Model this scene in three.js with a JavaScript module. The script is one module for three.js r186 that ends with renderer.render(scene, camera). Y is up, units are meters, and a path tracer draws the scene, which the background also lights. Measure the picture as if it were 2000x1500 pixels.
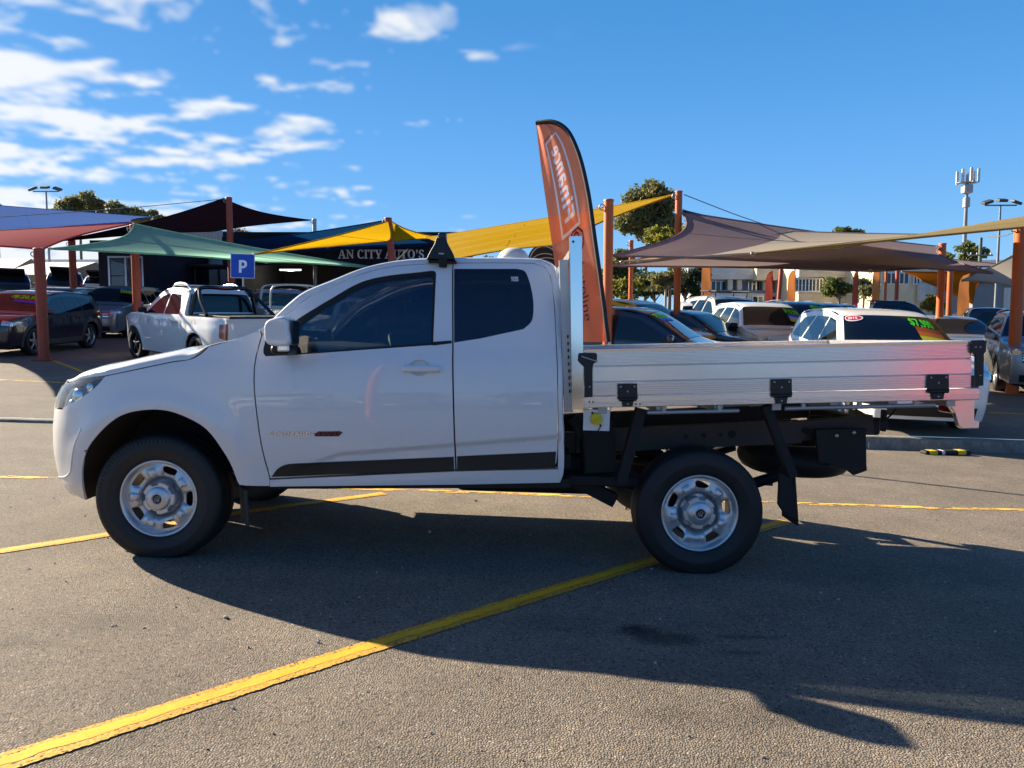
import * as THREE from 'three';
import { mergeGeometries, mergeVertices } from 'three/addons/utils/BufferGeometryUtils.js';
import { TessellateModifier } from 'three/addons/modifiers/TessellateModifier.js';
import { RoundedBoxGeometry } from 'three/addons/geometries/RoundedBoxGeometry.js';
import { TextGeometry } from 'three/addons/geometries/TextGeometry.js';
import { FontLoader } from 'three/addons/loaders/FontLoader.js';

// ---------------------------------------------------------------- camera, sky, sun, exposure
const scene = new THREE.Scene();
const FOC = 1450, PITCH = -Math.atan(110 / FOC), EYE = new THREE.Vector3(0, 1.395, 0);
const camera = new THREE.PerspectiveCamera(2 * Math.atan(750 / FOC) * 180 / Math.PI, 4 / 3, 0.05, 1500);
camera.position.copy(EYE); camera.rotation.x = PITCH; camera.updateMatrixWorld(true);
const renderer = new THREE.WebGLRenderer({ antialias: true });
renderer.toneMapping = THREE.LinearToneMapping;
const EXPOSURE = 3.0; renderer.toneMappingExposure = EXPOSURE;
renderer.shadowMap.enabled = true; renderer.shadowMap.type = THREE.PCFSoftShadowMap;
const TO_SUN = new THREE.Vector3(-1.76, 1.0, -1.09).normalize();
const sun = new THREE.DirectionalLight(new THREE.Color(1.0, 0.88, 0.69), 5);
sun.name = 'sun'; sun.position.copy(TO_SUN).multiplyScalar(60); sun.castShadow = true; sun.shadow.mapSize.set(4096, 4096);
Object.assign(sun.shadow.camera, { left: -40, right: 40, top: 40, bottom: -40, near: 1, far: 160 });
scene.add(sun); scene.add(sun.target);

// ---------------------------------------------------------------- small maths
let seed = 7;
const rnd = () => { seed = (seed * 1664525 + 1013904223) >>> 0; return seed / 4294967296; };
const rr = (a, b) => a + (b - a) * rnd();
const clamp = (v, a = 0, b = 1) => Math.min(b, Math.max(a, v));
const lerp = (a, b, t) => a + (b - a) * t;
const sstep = (a, b, x) => { const t = clamp((x - a) / (b - a)); return t * t * (3 - 2 * t); };
const h2 = (x, y) => { let h = (x * 374761393 + y * 668265263) | 0; h = Math.imul(h ^ (h >>> 13), 1274126177); return ((h ^ (h >>> 16)) >>> 0) / 4294967296; };
function vn(x, y, wrap = 0) {
  const xi = Math.floor(x), yi = Math.floor(y), fx = x - xi, fy = y - yi;
  const m = wrap ? (v) => ((v % wrap) + wrap) % wrap : (v) => v;
  const u = fx * fx * (3 - 2 * fx), v = fy * fy * (3 - 2 * fy);
  const a = h2(m(xi), m(yi)), b = h2(m(xi + 1), m(yi)), c = h2(m(xi), m(yi + 1)), d = h2(m(xi + 1), m(yi + 1));
  return a + (b - a) * u + (c - a) * v + (a - b - c + d) * u * v;
}
const fbm = (x, y, o = 4, wrap = 0) => { let s = 0, a = 0.5, t = 0; for (let i = 0; i < o; i++) { s += a * vn(x, y, wrap); t += a; a *= 0.5; x = x * 2 + (wrap ? 0 : 17.3); y = y * 2 + (wrap ? 0 : 9.1); wrap *= 2; } return s / t; };
const lin = (c) => { c /= 255; return c <= 0.04045 ? c / 12.92 : Math.pow((c + 0.055) / 1.055, 2.4); };
const tab = (t, x) => { // smooth table lookup [[x,v],...]
  if (x <= t[0][0]) return t[0][1];
  for (let i = 1; i < t.length; i++) if (x <= t[i][0]) {
    const [x1, v1] = t[i - 1], [x2, v2] = t[i], p0 = t[Math.max(0, i - 2)], p3 = t[Math.min(t.length - 1, i + 1)], u = (x - x1) / (x2 - x1);
    const m1 = p0[0] < x1 ? ((v2 - p0[1]) / (x2 - p0[0])) * (x2 - x1) : v2 - v1, m2 = p3[0] > x2 ? ((p3[1] - v1) / (p3[0] - x1)) * (x2 - x1) : v2 - v1;
    const u2 = u * u, u3 = u2 * u;
    return (2 * u3 - 3 * u2 + 1) * v1 + (u3 - 2 * u2 + u) * m1 + (-2 * u3 + 3 * u2) * v2 + (u3 - u2) * m2;
  }
  return t[t.length - 1][1];
};

// ---------------------------------------------------------------- sky: clear blue air, thin broken cloud towards the sun side
{
  const W = 2048, H = 1024, data = new Float32Array(W * H * 4);
  const grad = [[-90, 96, 122, 150], [-4, 150, 185, 215], [0, 176, 214, 246], [3, 156, 208, 252], [7, 130, 193, 250], [12, 106, 176, 243], [20, 80, 154, 225], [28, 62, 140, 209], [40, 48, 110, 186], [60, 32, 78, 150], [90, 26, 60, 128]];
  const gl = [1, 2, 3].map((k) => grad.map((g) => [g[0], lin(g[k])]));
  for (let j = 0; j < H; j++) for (let i = 0; i < W; i++) {
    const el = ((j + 0.5) / H - 0.5) * Math.PI, az = ((i + 0.5) / W - 0.5) * 2 * Math.PI;
    const dx = Math.cos(el) * Math.cos(az), dy = Math.sin(el), dz = Math.cos(el) * Math.sin(az), e = el * 180 / Math.PI;
    let c = gl.map((t) => tab(t, e));
    const cs = dx * TO_SUN.x + dy * TO_SUN.y + dz * TO_SUN.z, ang = Math.acos(clamp(cs, -1, 1));
    const glow = 0.3 * Math.exp(-ang / 0.42) + 0.8 * Math.exp(-ang / 0.13);
    c = c.map((v, k) => v * (1 + 0.55 * glow) + [0.3, 0.34, 0.36][k] * glow);
    if (dy > 0.015) {
      const px = dx / (dy + 0.06), pz = dz / (dy + 0.06);
      const wx = px + 0.35 * (fbm(px * 1.6 + 3, pz * 1.6, 3) - 0.5), wz = pz + 0.35 * (fbm(px * 1.6, pz * 1.6 + 7, 3) - 0.5);
      const big = fbm(wx * 0.8 + 21.2, wz * 0.8 + 14.7, 3), mid = fbm(wx * 3.6 + 5.1, wz * 5.2 + 1.3, 5), fine = fbm(wx * 13, wz * 18 + 3, 3);
      const toward = (dx * TO_SUN.x + dz * TO_SUN.z) / (Math.hypot(dx, dz) * Math.hypot(TO_SUN.x, TO_SUN.z)), near = sstep(0.42, 0.97, toward);
      let d = mid * 0.9 + big * 0.5 + (fine - 0.5) * 0.3 - 0.97 + 0.27 * near + 0.2 * sstep(0.05, 0.5, near) * sstep(3.2, 6.5, Math.hypot(px, pz));
      d = clamp(d * 5.5) * sstep(0.02, 0.07, dy) * sstep(0.0, 0.25, near);
      const lum = 0.98 + 0.4 * glow;
      const cl = [0.92 * lum, 0.95 * lum, 0.98 * lum];
      c = c.map((v, k) => lerp(v, cl[k], d * 0.95));
    }
    const o = (j * W + i) * 4;
    for (let k = 0; k < 3; k++) data[o + k] = c[k] / EXPOSURE;
    data[o + 3] = 1;
  }
  const t = new THREE.DataTexture(data, W, H, THREE.RGBAFormat, THREE.FloatType);
  t.mapping = THREE.EquirectangularReflectionMapping; t.magFilter = THREE.LinearFilter; t.minFilter = THREE.LinearFilter; t.needsUpdate = true;
  scene.background = t; scene.environment = t;
}

// ---------------------------------------------------------------- picture geometry: where a ray of the photograph meets a thing
const rayDir = (px, py) => new THREE.Vector3((px - 1000) / FOC, -(py - 750) / FOC, -1).applyAxisAngle(new THREE.Vector3(1, 0, 0), PITCH);
const W3 = (px, py, d) => { const r = rayDir(px, py); return EYE.clone().addScaledVector(r, d / -r.z); };   // point at depth d
const KERB = 9.9, SLOPE = 0.031, CROSS = 0.014;
const clampX = (x) => clamp(x, -30, 30);
const kerbH = (x) => lerp(0.012, 0.13, sstep(-6, 3, x));
function gy(x, z) { // height of the lot: falls to the right, a kerb step, then climbs gently
  const d = -z; let y = -SLOPE * clampX(x) + CROSS * (Math.max(z, -KERB) + 4.25);
  if (d > KERB) { const r = d - KERB; y += 0.03 + kerbH(x) + (r < 22 ? 0.045 * r : 0.99 + 0.02 * Math.min(r - 22, 40)); y += SLOPE * clampX(x) * sstep(40, 120, d); }
  return y;
}
const G = (px, py) => { const r = rayDir(px, py); let a = 0.5, p = EYE.clone(); for (let t = 0.5; t < 300; t += 0.02 + t * 0.002) { p.copy(EYE).addScaledVector(r, t); if (p.y < gy(p.x, p.z)) { let b = t; for (let k = 0; k < 20; k++) { const m = (a + b) / 2; p.copy(EYE).addScaledVector(r, m); if (p.y < gy(p.x, p.z)) b = m; else a = m; } return p.clone(); } a = t; } return p; };

// ---------------------------------------------------------------- naming and adding
const taken = new Map();
const numbered = (n) => { const k = taken.get(n) || 0; taken.set(n, k + 1); return k ? `${n}_${String(k).padStart(3, '0')}` : n; };
function tag(o, label, category, group) { o.userData.label = label; o.userData.category = category; if (group) o.userData.group = group; return o; }
function thing(name, label, category, pos = [0, 0, 0], turn = 0, group) {
  const o = new THREE.Group(); o.name = numbered(name); o.position.set(...pos); o.rotation.y = turn; scene.add(o);
  return tag(o, label, category, group);
}
function mesh(name, geo, mat, parent = scene, top = false) {
  const g = Array.isArray(geo) ? (geo.length === 1 ? geo[0] : merge(geo)) : geo;
  const m = new THREE.Mesh(g, mat); m.name = parent === scene ? numbered(name) : name; m.castShadow = m.receiveShadow = true; parent.add(m); return m;
}
function merge(list) {
  list = list.map((g) => { let h = g.index ? g.toNonIndexed() : g.clone(); for (const k of Object.keys(h.attributes)) if (!['position', 'normal', 'uv'].includes(k)) h.deleteAttribute(k); if (!h.attributes.normal) h.computeVertexNormals(); if (!h.attributes.uv) h.setAttribute('uv', new THREE.BufferAttribute(new Float32Array(h.attributes.position.count * 2), 2)); return h; });
  return mergeGeometries(list, false);
}
const struct = (name, geo, mat) => { const m = mesh(name, geo, mat); m.userData.kind = 'structure'; return m; };

// ---------------------------------------------------------------- shapes
const V = (x, y, z) => new THREE.Vector3(x, y, z);
const box = (w, h, d, x = 0, y = 0, z = 0, rx = 0, ry = 0, rz = 0) => { const g = new THREE.BoxGeometry(w, h, d); if (rx || ry || rz) g.applyMatrix4(new THREE.Matrix4().makeRotationFromEuler(new THREE.Euler(rx, ry, rz))); return g.translate(x, y, z); };
const rbox = (w, h, d, r, x = 0, y = 0, z = 0, rx = 0, ry = 0, rz = 0, s = 2) => { const g = new RoundedBoxGeometry(w, h, d, s, Math.min(r, w / 2.01, h / 2.01, d / 2.01)); if (rx || ry || rz) g.applyMatrix4(new THREE.Matrix4().makeRotationFromEuler(new THREE.Euler(rx, ry, rz))); return g.translate(x, y, z); };
function bar(a, b, r, r2 = r, seg = 10) { // round bar between two points
  const d = b.clone().sub(a), g = new THREE.CylinderGeometry(r2, r, d.length(), seg, 1);
  return g.applyQuaternion(new THREE.Quaternion().setFromUnitVectors(V(0, 1, 0), d.normalize())).translate((a.x + b.x) / 2, (a.y + b.y) / 2, (a.z + b.z) / 2);
}
function beam(a, b, w, h) { // square bar between two points, h measured across in the vertical plane
  const d = b.clone().sub(a), L = d.length(), x = d.clone().normalize(), up = Math.abs(x.y) > 0.95 ? V(0, 0, 1) : V(0, 1, 0), z = x.clone().cross(up).normalize(), y = z.clone().cross(x);
  return new THREE.BoxGeometry(L, h, w).applyMatrix4(new THREE.Matrix4().makeBasis(x, y, z)).translate((a.x + b.x) / 2, (a.y + b.y) / 2, (a.z + b.z) / 2);
}
const tube = (pts, r, seg = 24, rs = 8) => new THREE.TubeGeometry(new THREE.CatmullRomCurve3(pts.map((p) => (p.isVector3 ? p : V(...p)))), seg, r, rs, false);
const lathe = (pts, seg = 48) => new THREE.LatheGeometry(pts.map((p) => new THREE.Vector2(...p)), seg);
const spl = (pts, n = 6) => { // catmull through 2-d points, open
  const o = []; const c = new THREE.CatmullRomCurve3(pts.map((p) => V(p[0], p[1], 0)), false, 'centripetal'); const N = (pts.length - 1) * n;
  for (let i = 0; i <= N; i++) { const p = c.getPoint(i / N); o.push([p.x, p.y]); } return o;
};
function dense(pts, step) { const o = []; for (let i = 0; i < pts.length; i++) { const a = pts[i], b = pts[(i + 1) % pts.length], n = Math.max(1, Math.ceil(Math.hypot(a[0] - b[0], a[1] - b[1]) / step)); for (let k = 0; k < n; k++) o.push([lerp(a[0], b[0], k / n), lerp(a[1], b[1], k / n)]); } return o; }
const shapeOf = (pts, holes = []) => { const s = new THREE.Shape(pts.map((p) => new THREE.Vector2(...p))); for (const h of holes) s.holes.push(new THREE.Path(h.map((p) => new THREE.Vector2(...p)))); return s; };
// a panel cut to an outline in (x,y) and pressed onto the surface z = f(x,y), with turned-in edges; side -1 mirrors it
function panel(outline, f, side = 1, { holes = [], off = 0, thick = 0.014, step = 0.06 } = {}) {
  const out = dense(outline, step), hs = holes.map((h) => dense(h, step));
  let g = new THREE.ShapeGeometry(shapeOf(out, hs)).toNonIndexed();
  g = new TessellateModifier(step, 15).modify(g);
  const P = g.attributes.position, N = new Float32Array(P.count * 3), e = 0.004;
  const nrm = (x, y) => { const c = f(x, y), gx = (f(x + e, y) - f(x - e, y)) / (2 * e), gyy = (f(x, y + e) - f(x, y - e)) / (2 * e), l = Math.hypot(gx, gyy, 1); return [-gx / l, -gyy / l, 1 / l, c]; };
  for (let i = 0; i < P.count; i++) { const x = P.getX(i), y = P.getY(i), n = nrm(x, y); P.setXYZ(i, x + n[0] * off, y + n[1] * off, (n[3] + n[2] * off) * side); N.set([n[0], n[1], n[2] * side], i * 3); }
  g.setAttribute('normal', new THREE.BufferAttribute(N, 3));
  const uv = new Float32Array(P.count * 2); for (let i = 0; i < P.count; i++) { uv[2 * i] = P.getX(i); uv[2 * i + 1] = P.getY(i); } g.setAttribute('uv', new THREE.BufferAttribute(uv, 2));
  const parts = [side < 0 ? flip(g) : g];
  if (thick > 0) for (const loop of [out, ...hs]) {
    const pos = [];
    for (let i = 0; i < loop.length; i++) {
      const a = loop[i], b = loop[(i + 1) % loop.length], na = nrm(...a), nb = nrm(...b);
      const A = [a[0] + na[0] * off, a[1] + na[1] * off, (na[3] + na[2] * off) * side], B = [b[0] + nb[0] * off, b[1] + nb[1] * off, (nb[3] + nb[2] * off) * side];
      const A2 = [A[0] - na[0] * thick, A[1] - na[1] * thick, A[2] - na[2] * thick * side], B2 = [B[0] - nb[0] * thick, B[1] - nb[1] * thick, B[2] - nb[2] * thick * side];
      pos.push(...A, ...A2, ...B, ...B, ...A2, ...B2);
    }
    const s = new THREE.BufferGeometry(); s.setAttribute('position', new THREE.Float32BufferAttribute(pos, 3)); s.computeVertexNormals(); parts.push(s);
  }
  return merge(parts);
}
function flip(g) { const P = g.attributes; for (const k of Object.keys(P)) { const a = P[k], n = a.itemSize, A = a.array; for (let i = 0; i < a.count; i += 3) for (let c = 0; c < n; c++) { const t = A[(i + 1) * n + c]; A[(i + 1) * n + c] = A[(i + 2) * n + c]; A[(i + 2) * n + c] = t; } } return g; }
// grid surface from a function (u,v in 0..1) -> Vector3
function surf(fn, nu, nv, uvS = [1, 1]) {
  const pos = [], uv = [], idx = [];
  for (let j = 0; j <= nv; j++) for (let i = 0; i <= nu; i++) { const p = fn(i / nu, j / nv); pos.push(p.x, p.y, p.z); uv.push(i / nu * uvS[0], j / nv * uvS[1]); }
  for (let j = 0; j < nv; j++) for (let i = 0; i < nu; i++) { const a = j * (nu + 1) + i, b = a + 1, c = a + nu + 1, d = c + 1; idx.push(a, b, c, b, d, c); }
  const g = new THREE.BufferGeometry(); g.setAttribute('position', new THREE.Float32BufferAttribute(pos, 3)); g.setAttribute('uv', new THREE.Float32BufferAttribute(uv, 2)); g.setIndex(idx); g.computeVertexNormals(); return g;
}
// a ribbon of sheet metal that joins the left and right outlines of a body: sil rows are [x, y, half width, bulge x, bulge y, squareness]
function ribbon(sil) {
  const C = sil[0].length;
  const row = (s) => { const n = sil.length - 1; s = clamp(s, 0, n); const i = Math.min(n - 1, Math.floor(s)), t = s - i, a = sil[Math.max(0, i - 1)], b = sil[i], c = sil[i + 1], d = sil[Math.min(n, i + 2)], o = []; for (let k = 0; k < C; k++) o.push(k > 1 ? lerp(b[k], c[k], t) : 0.5 * (2 * b[k] + (c[k] - a[k]) * t + (2 * a[k] - 5 * b[k] + 4 * c[k] - d[k]) * t * t + (3 * b[k] - a[k] - 3 * c[k] + d[k]) * t * t * t)); return o; };
  const at = (s, t) => { const [x, y, w, bx, by, n] = row(s), a = t * Math.PI / 2, c = Math.pow(Math.abs(Math.cos(a)), 2 / n), q = Math.sign(t) * Math.pow(Math.abs(Math.sin(a)), 2 / n); return V(x + bx * c, y + by * c, w * q); };
  const patch = (s0, s1, t0, t1, ns, nt, off = 0, hole) => {
    const nAt = (s, t) => { const e = 0.01, p = at(Math.min(s + e, sil.length - 1), t).sub(at(Math.max(s - e, 0), t)), q = at(s, Math.min(1, t + e)).sub(at(s, Math.max(-1, t - e))); return q.cross(p).normalize(); };
    const g = surf((u, v) => { const s = typeof s0 === 'function' ? lerp(s0(u), s1(u), v) : lerp(s0, s1, v), t = lerp(t0, t1, u), p = at(s, t); return off ? p.addScaledVector(nAt(s, t), off) : p; }, nt, ns);
    return flipIdx(g);
  };
  return { at, patch, n: sil.length - 1 };
}
function flipIdx(g) { const a = g.index.array; for (let i = 0; i < a.length; i += 3) { const t = a[i]; a[i] = a[i + 1]; a[i + 1] = t; } g.computeVertexNormals(); return g; }

// ---------------------------------------------------------------- materials
const C3 = (r, g, b) => new THREE.Color().setRGB(r, g, b);
const std = (r, g, b, rough = 0.8, metal = 0, o = {}) => new THREE.MeshStandardMaterial({ color: C3(r, g, b), roughness: rough, metalness: metal, side: THREE.DoubleSide, ...o });
const paint = (r, g, b, o = {}) => new THREE.MeshPhysicalMaterial({ color: C3(r, g, b), roughness: 0.3, metalness: 0, clearcoat: 1, clearcoatRoughness: 0.02, side: THREE.DoubleSide, ...o });
const dataTex = (w, h, fn, srgb = true) => { const d = new Uint8Array(w * h * 4); for (let j = 0; j < h; j++) for (let i = 0; i < w; i++) { const c = fn(i, j), o = (j * w + i) * 4; d[o] = c[0]; d[o + 1] = c[1]; d[o + 2] = c[2]; d[o + 3] = c[3] === undefined ? 255 : c[3]; } const t = new THREE.DataTexture(d, w, h); t.magFilter = THREE.LinearFilter; t.minFilter = THREE.LinearMipmapLinearFilter; t.generateMipmaps = true; t.wrapS = t.wrapT = THREE.RepeatWrapping; if (srgb) t.colorSpace = THREE.SRGBColorSpace; t.needsUpdate = true; return t; };
const canvasTex = (w, h, draw) => { const c = document.createElement('canvas'); c.width = w; c.height = h; const x = c.getContext('2d'); draw(x, w, h); const t = new THREE.CanvasTexture(c); t.colorSpace = THREE.SRGBColorSpace; return t; };
const M = {
  tyre: std(0.0095, 0.0095, 0.0105, 0.6), rubber: std(0.006, 0.006, 0.0065, 0.75), black: std(0.007, 0.007, 0.008, 0.5), blackGloss: std(0.008, 0.008, 0.01, 0.15), chassis: std(0.006, 0.0058, 0.0058, 0.7), plasticGrey: std(0.05, 0.052, 0.056, 0.6),
  glass: new THREE.MeshPhysicalMaterial({ color: C3(0.006, 0.012, 0.015), roughness: 0.02, metalness: 0, ior: 1.6, side: THREE.DoubleSide }),
  chrome: std(0.75, 0.75, 0.76, 0.12, 1), alloy: std(0.55, 0.55, 0.57, 0.28, 0.9), darkAlloy: std(0.05, 0.05, 0.055, 0.3, 0.7), lamp: new THREE.MeshPhysicalMaterial({ color: C3(0.62, 0.66, 0.68), roughness: 0.08, metalness: 0.55, clearcoat: 1 }), tail: new THREE.MeshPhysicalMaterial({ color: C3(0.32, 0.01, 0.012), roughness: 0.15, clearcoat: 1 }), amber: std(0.6, 0.2, 0.03, 0.25),
  steel: std(0.42, 0.42, 0.43, 0.45, 0.8), galv: std(0.4, 0.41, 0.42, 0.5, 0.7),
};
const font = await new FontLoader().loadAsync('fonts/droid/droid_sans_bold.typeface.json');
// ---------------------------------------------------------------- asphalt
const TILE = 4;
const asphalt = (() => {
  const N = 2048, cells = 400, pxs = cells / N, col = new Uint8Array(N * N * 4), bmp = new Uint8Array(N * N * 4);
  const cx = new Float32Array(cells * cells), cy = new Float32Array(cells * cells), tone = new Float32Array(cells * cells), hh = new Float32Array(cells * cells), warm = new Float32Array(cells * cells);
  for (let k = 0; k < cells * cells; k++) { cx[k] = rnd(); cy[k] = rnd(); const q = rnd(); tone[k] = q < 0.05 ? rr(1.25, 1.6) : q < 0.15 ? rr(0.3, 0.55) : rr(0.8, 1.14); hh[k] = q > 0.05 && q < 0.13 ? rr(0.0, 0.3) : rr(0.6, 1); warm[k] = rr(-1, 1); }
  for (let j = 0; j < N; j++) for (let i = 0; i < N; i++) {
    const x = i * pxs + 0.55 * (vn(i / 13, j / 13, 0) - 0.5) * Math.min(1, Math.min(i, N - i, j, N - j) / 40), y = j * pxs + 0.55 * (vn(i / 13 + 50, j / 13, 0) - 0.5) * Math.min(1, Math.min(i, N - i, j, N - j) / 40), xi = Math.floor(x), yi = Math.floor(y); let d1 = 9, d2 = 9, id = 0;
    for (let b = -1; b <= 1; b++) for (let a = -1; a <= 1; a++) { const u = (xi + a + cells) % cells, v = (yi + b + cells) % cells, k = v * cells + u, ex = xi + a + cx[k] - x, ey = yi + b + cy[k] - y, d = ex * ex + ey * ey; if (d < d1) { d2 = d1; d1 = d; id = k; } else if (d < d2) d2 = d; }
    const edge = Math.sqrt(d2) - Math.sqrt(d1), stone = sstep(0.02, 0.12 + 0.34 * hh[id], edge) * (0.75 + 0.25 * fbm(i / 6, j / 6, 2)), fine = h2(i, j);
    const mot = 0.86 + 0.28 * fbm(i / 128, j / 128, 3, 16);
    const t = lerp(0.5, tone[id], stone) * mot * (0.94 + 0.12 * fine), w = warm[id] * 0.035;
    const o = (j * N + i) * 4; col[o] = clamp(146 * Math.pow(t, 0.62) * (1 + w), 0, 255); col[o + 1] = clamp(140 * Math.pow(t, 0.62), 0, 255); col[o + 2] = clamp(132 * Math.pow(t, 0.62) * (1 - w), 0, 255); col[o + 3] = 255;
    const hgt = 255 * (stone * hh[id] * 0.8 + 0.12 * fine * stone + 0.08 * mot); bmp[o] = bmp[o + 1] = bmp[o + 2] = clamp(hgt, 0, 255); bmp[o + 3] = 255;
  }
  const mk = (d, s) => { const t = new THREE.DataTexture(d, N, N); t.wrapS = t.wrapT = THREE.RepeatWrapping; t.magFilter = THREE.LinearFilter; t.minFilter = THREE.LinearMipmapLinearFilter; t.generateMipmaps = true; t.anisotropy = 8; if (s) t.colorSpace = THREE.SRGBColorSpace; t.needsUpdate = true; return t; };
  return { map: mk(col, true), bump: mk(bmp, false) };
})();
const asphaltMat = new THREE.MeshStandardMaterial({ color: C3(0.88, 0.775, 0.65), map: asphalt.map, bumpMap: asphalt.bump, bumpScale: 0.0048, roughness: 0.93, vertexColors: true, side: THREE.DoubleSide });
// oil and tyre stains lie where the photograph shows them: [x, depth, rx, rz, strength]
const stainAt = [[1240, 1232, 0.17, 0.10, 0.9], [1300, 1248, 0.25, 0.07, 0.65], [1100, 1215, 0.35, 0.12, 0.22], [1470, 1245, 0.2, 0.04, 0.6], [1440, 1275, 0.14, 0.03, 0.5], [60, 1255, 0.18, 0.09, 0.35], [1480, 1400, 0.16, 0.12, 0.2], [1330, 1400, 0.25, 0.1, 0.22], [1120, 955, 0.3, 0.12, 0.35], [180, 1215, 0.3, 0.12, 0.15], [850, 1490, 0.3, 0.1, 0.16], [1560, 1400, 0.2, 0.1, 0.2]].map(([px, py, a, b, s]) => { const p = G(px, py); return [p.x, p.z, a, b, s]; });
function groundTint(x, z) {
  let t = 0.74 + 0.54 * fbm(x * 0.4 + 5, z * 0.4 + 9, 4) ; t *= 0.88 + 0.26 * fbm(x * 2.1 + 1, z * 2.1, 3); t *= 0.93 + 0.14 * fbm(x * 9, z * 9 + 4, 2);
  for (const [sx, sz, a, b, s] of stainAt) { const q = Math.hypot((x - sx) / a, (z - sz) / b) + 0.9 * (fbm(x * 7 + sx, z * 7, 3) - 0.5); t *= 1 - s * (1 - sstep(0.45, 1.1, q)) * (0.55 + 0.6 * fbm(x * 26, z * 26, 2)); }
  return t;
}
function groundSheet(x0, x1, z0, z1, nx, nz, xs, zs) { // xs, zs: optional spacing warps
  const pos = [], uv = [], col = [], idx = [];
  for (let j = 0; j <= nz; j++) for (let i = 0; i <= nx; i++) { const x = xs ? xs(i / nx) : lerp(x0, x1, i / nx), z = zs ? zs(j / nz) : lerp(z0, z1, j / nz), t = groundTint(x, z); pos.push(x, gy(x, z), z); uv.push(x / TILE, z / TILE); const w = 0.03 * (fbm(x * 0.8, z * 0.8 + 40, 3) - 0.5); col.push(t * (1 + w), t, t * (1 - w)); }
  for (let j = 0; j < nz; j++) for (let i = 0; i < nx; i++) { const a = j * (nx + 1) + i; idx.push(a, a + nx + 1, a + 1, a + 1, a + nx + 1, a + nx + 2); }
  const g = new THREE.BufferGeometry(); g.setAttribute('position', new THREE.Float32BufferAttribute(pos, 3)); g.setAttribute('uv', new THREE.Float32BufferAttribute(uv, 2)); g.setAttribute('color', new THREE.Float32BufferAttribute(col, 3)); g.setIndex(idx); g.computeVertexNormals(); return g;
}
struct('driveway', groundSheet(-30, 30, 0, 0, 640, 360, (u) => { const t = u * 2 - 1; return 7 * t + 35 * t * t * t * t * t; }, (v) => lerp(-KERB, 22, v < 0.8 ? v / 0.8 * 0.31 : 0.31 + (v - 0.8) / 0.2 * 0.69)), asphaltMat);
struct('ground', groundSheet(-600, 600, 0, 0, 160, 120, (u) => { const t = u * 2 - 1; return 24 * t + 576 * Math.pow(t, 7); }, (v) => -KERB - 0.16 - 34 * v - 560 * Math.pow(v, 6)), asphaltMat);

// ---------------------------------------------------------------- kerb of cast lengths
const concrete = (() => { const t = dataTex(256, 256, (i, j) => { const n = fbm(i / 16, j / 16, 4, 16), f = h2(i, j), v = 128 + 54 * (n - 0.5) + 22 * (f - 0.5); return [v, v * 0.965, v * 0.9]; }); t.repeat.set(1, 1); return new THREE.MeshStandardMaterial({ map: t, roughness: 0.95, color: C3(0.92, 0.9, 0.86), side: THREE.DoubleSide }); })();
{
  const kerb = new THREE.Group(); kerb.name = 'kerb'; kerb.userData.kind = 'structure'; scene.add(kerb);
  for (let x = -19.2; x < 22; x += 2.4) {
    const L = 2.396, n = 14, g = surf((u, v) => { const xx = x + u * L, y0 = gy(xx, -KERB), kh = kerbH(xx) + 0.028, prof = [[0.02, -0.1], [0.01, 0.01], [-0.012, kh * 0.8], [-0.04, kh], [-0.15, kh + 0.004], [-0.17, kh - 0.1]], k = v * 5, i = Math.min(4, Math.floor(k)), t = k - i, wob = 0.006 * (vn(xx * 3, 2) - 0.5) * 2 + 0.004 * (vn(xx * 11, 5) - 0.5); return V(xx, y0 + lerp(prof[i][1], prof[i + 1][1], t) + wob, -KERB + lerp(prof[i][0], prof[i + 1][0], t) + wob); }, n, 10, [L * 1.2, 0.5]);
    mesh('kerb_stone', g, concrete, kerb);
  }
}

// ---------------------------------------------------------------- worn yellow lines
const paintTex = (() => {
  const w = 2048, h = 96; const crack = (u) => 0.52 + 0.07 * (fbm(u * 70, 3, 4, 0) - 0.5) * 2, crack2 = (u) => 0.26 + 0.07 * (fbm(u * 64, 8, 4, 0) - 0.5) * 2;
  return dataTex(w, h, (i, j) => {
    const u = i / w, v = j / h, f = h2(i, j), n = fbm(i / 14, j / 10, 4), big = fbm(i / 120, j / 40 + 7, 3), cl = crack(u) + 0.12, ch = crack2(u), mid = v > ch && v < cl;
    const peb = vn(i / 4.3 + 9, j / 6.2) * 0.6 + vn(i / 2.2, j / 3.1 + 5) * 0.4, ragged = 0.03 + 0.05 * vn(i / 5, j / 7 + 30) + 0.03 * vn(i / 40, 3);
    const a = Math.min(v, 1 - v) > ragged ? 1 : 0;
    let t = mid ? 0.84 + 0.12 * n + 0.06 * peb : 0.62 + 0.4 * peb; t *= 0.92 + 0.16 * big;
    const wear = !mid && peb < 0.24 + 0.12 * (big - 0.5) ? 0.45 : 1, gap = Math.min(Math.abs(v - cl) - 0.012 - 0.02 * (fbm(i / 30, 1, 3) - 0.45), Math.abs(v - ch) + 0.012 - 0.03 * (fbm(i / 26, 9, 3) - 0.2)) < 0 ? 0.35 : 1, k = t * Math.min(wear, gap) * (0.96 + 0.08 * f);
    return [clamp(238 * k, 0, 255), clamp((mid ? 174 : 172) * k, 0, 255), clamp((mid ? 10 : 44) * k, 0, 255), a * 255];
  });
})();
const lineMat = (worn) => new THREE.MeshStandardMaterial({ map: worn, bumpMap: worn, bumpScale: 0.003, alphaTest: 0.5, roughness: 0.8, side: THREE.DoubleSide });
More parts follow.
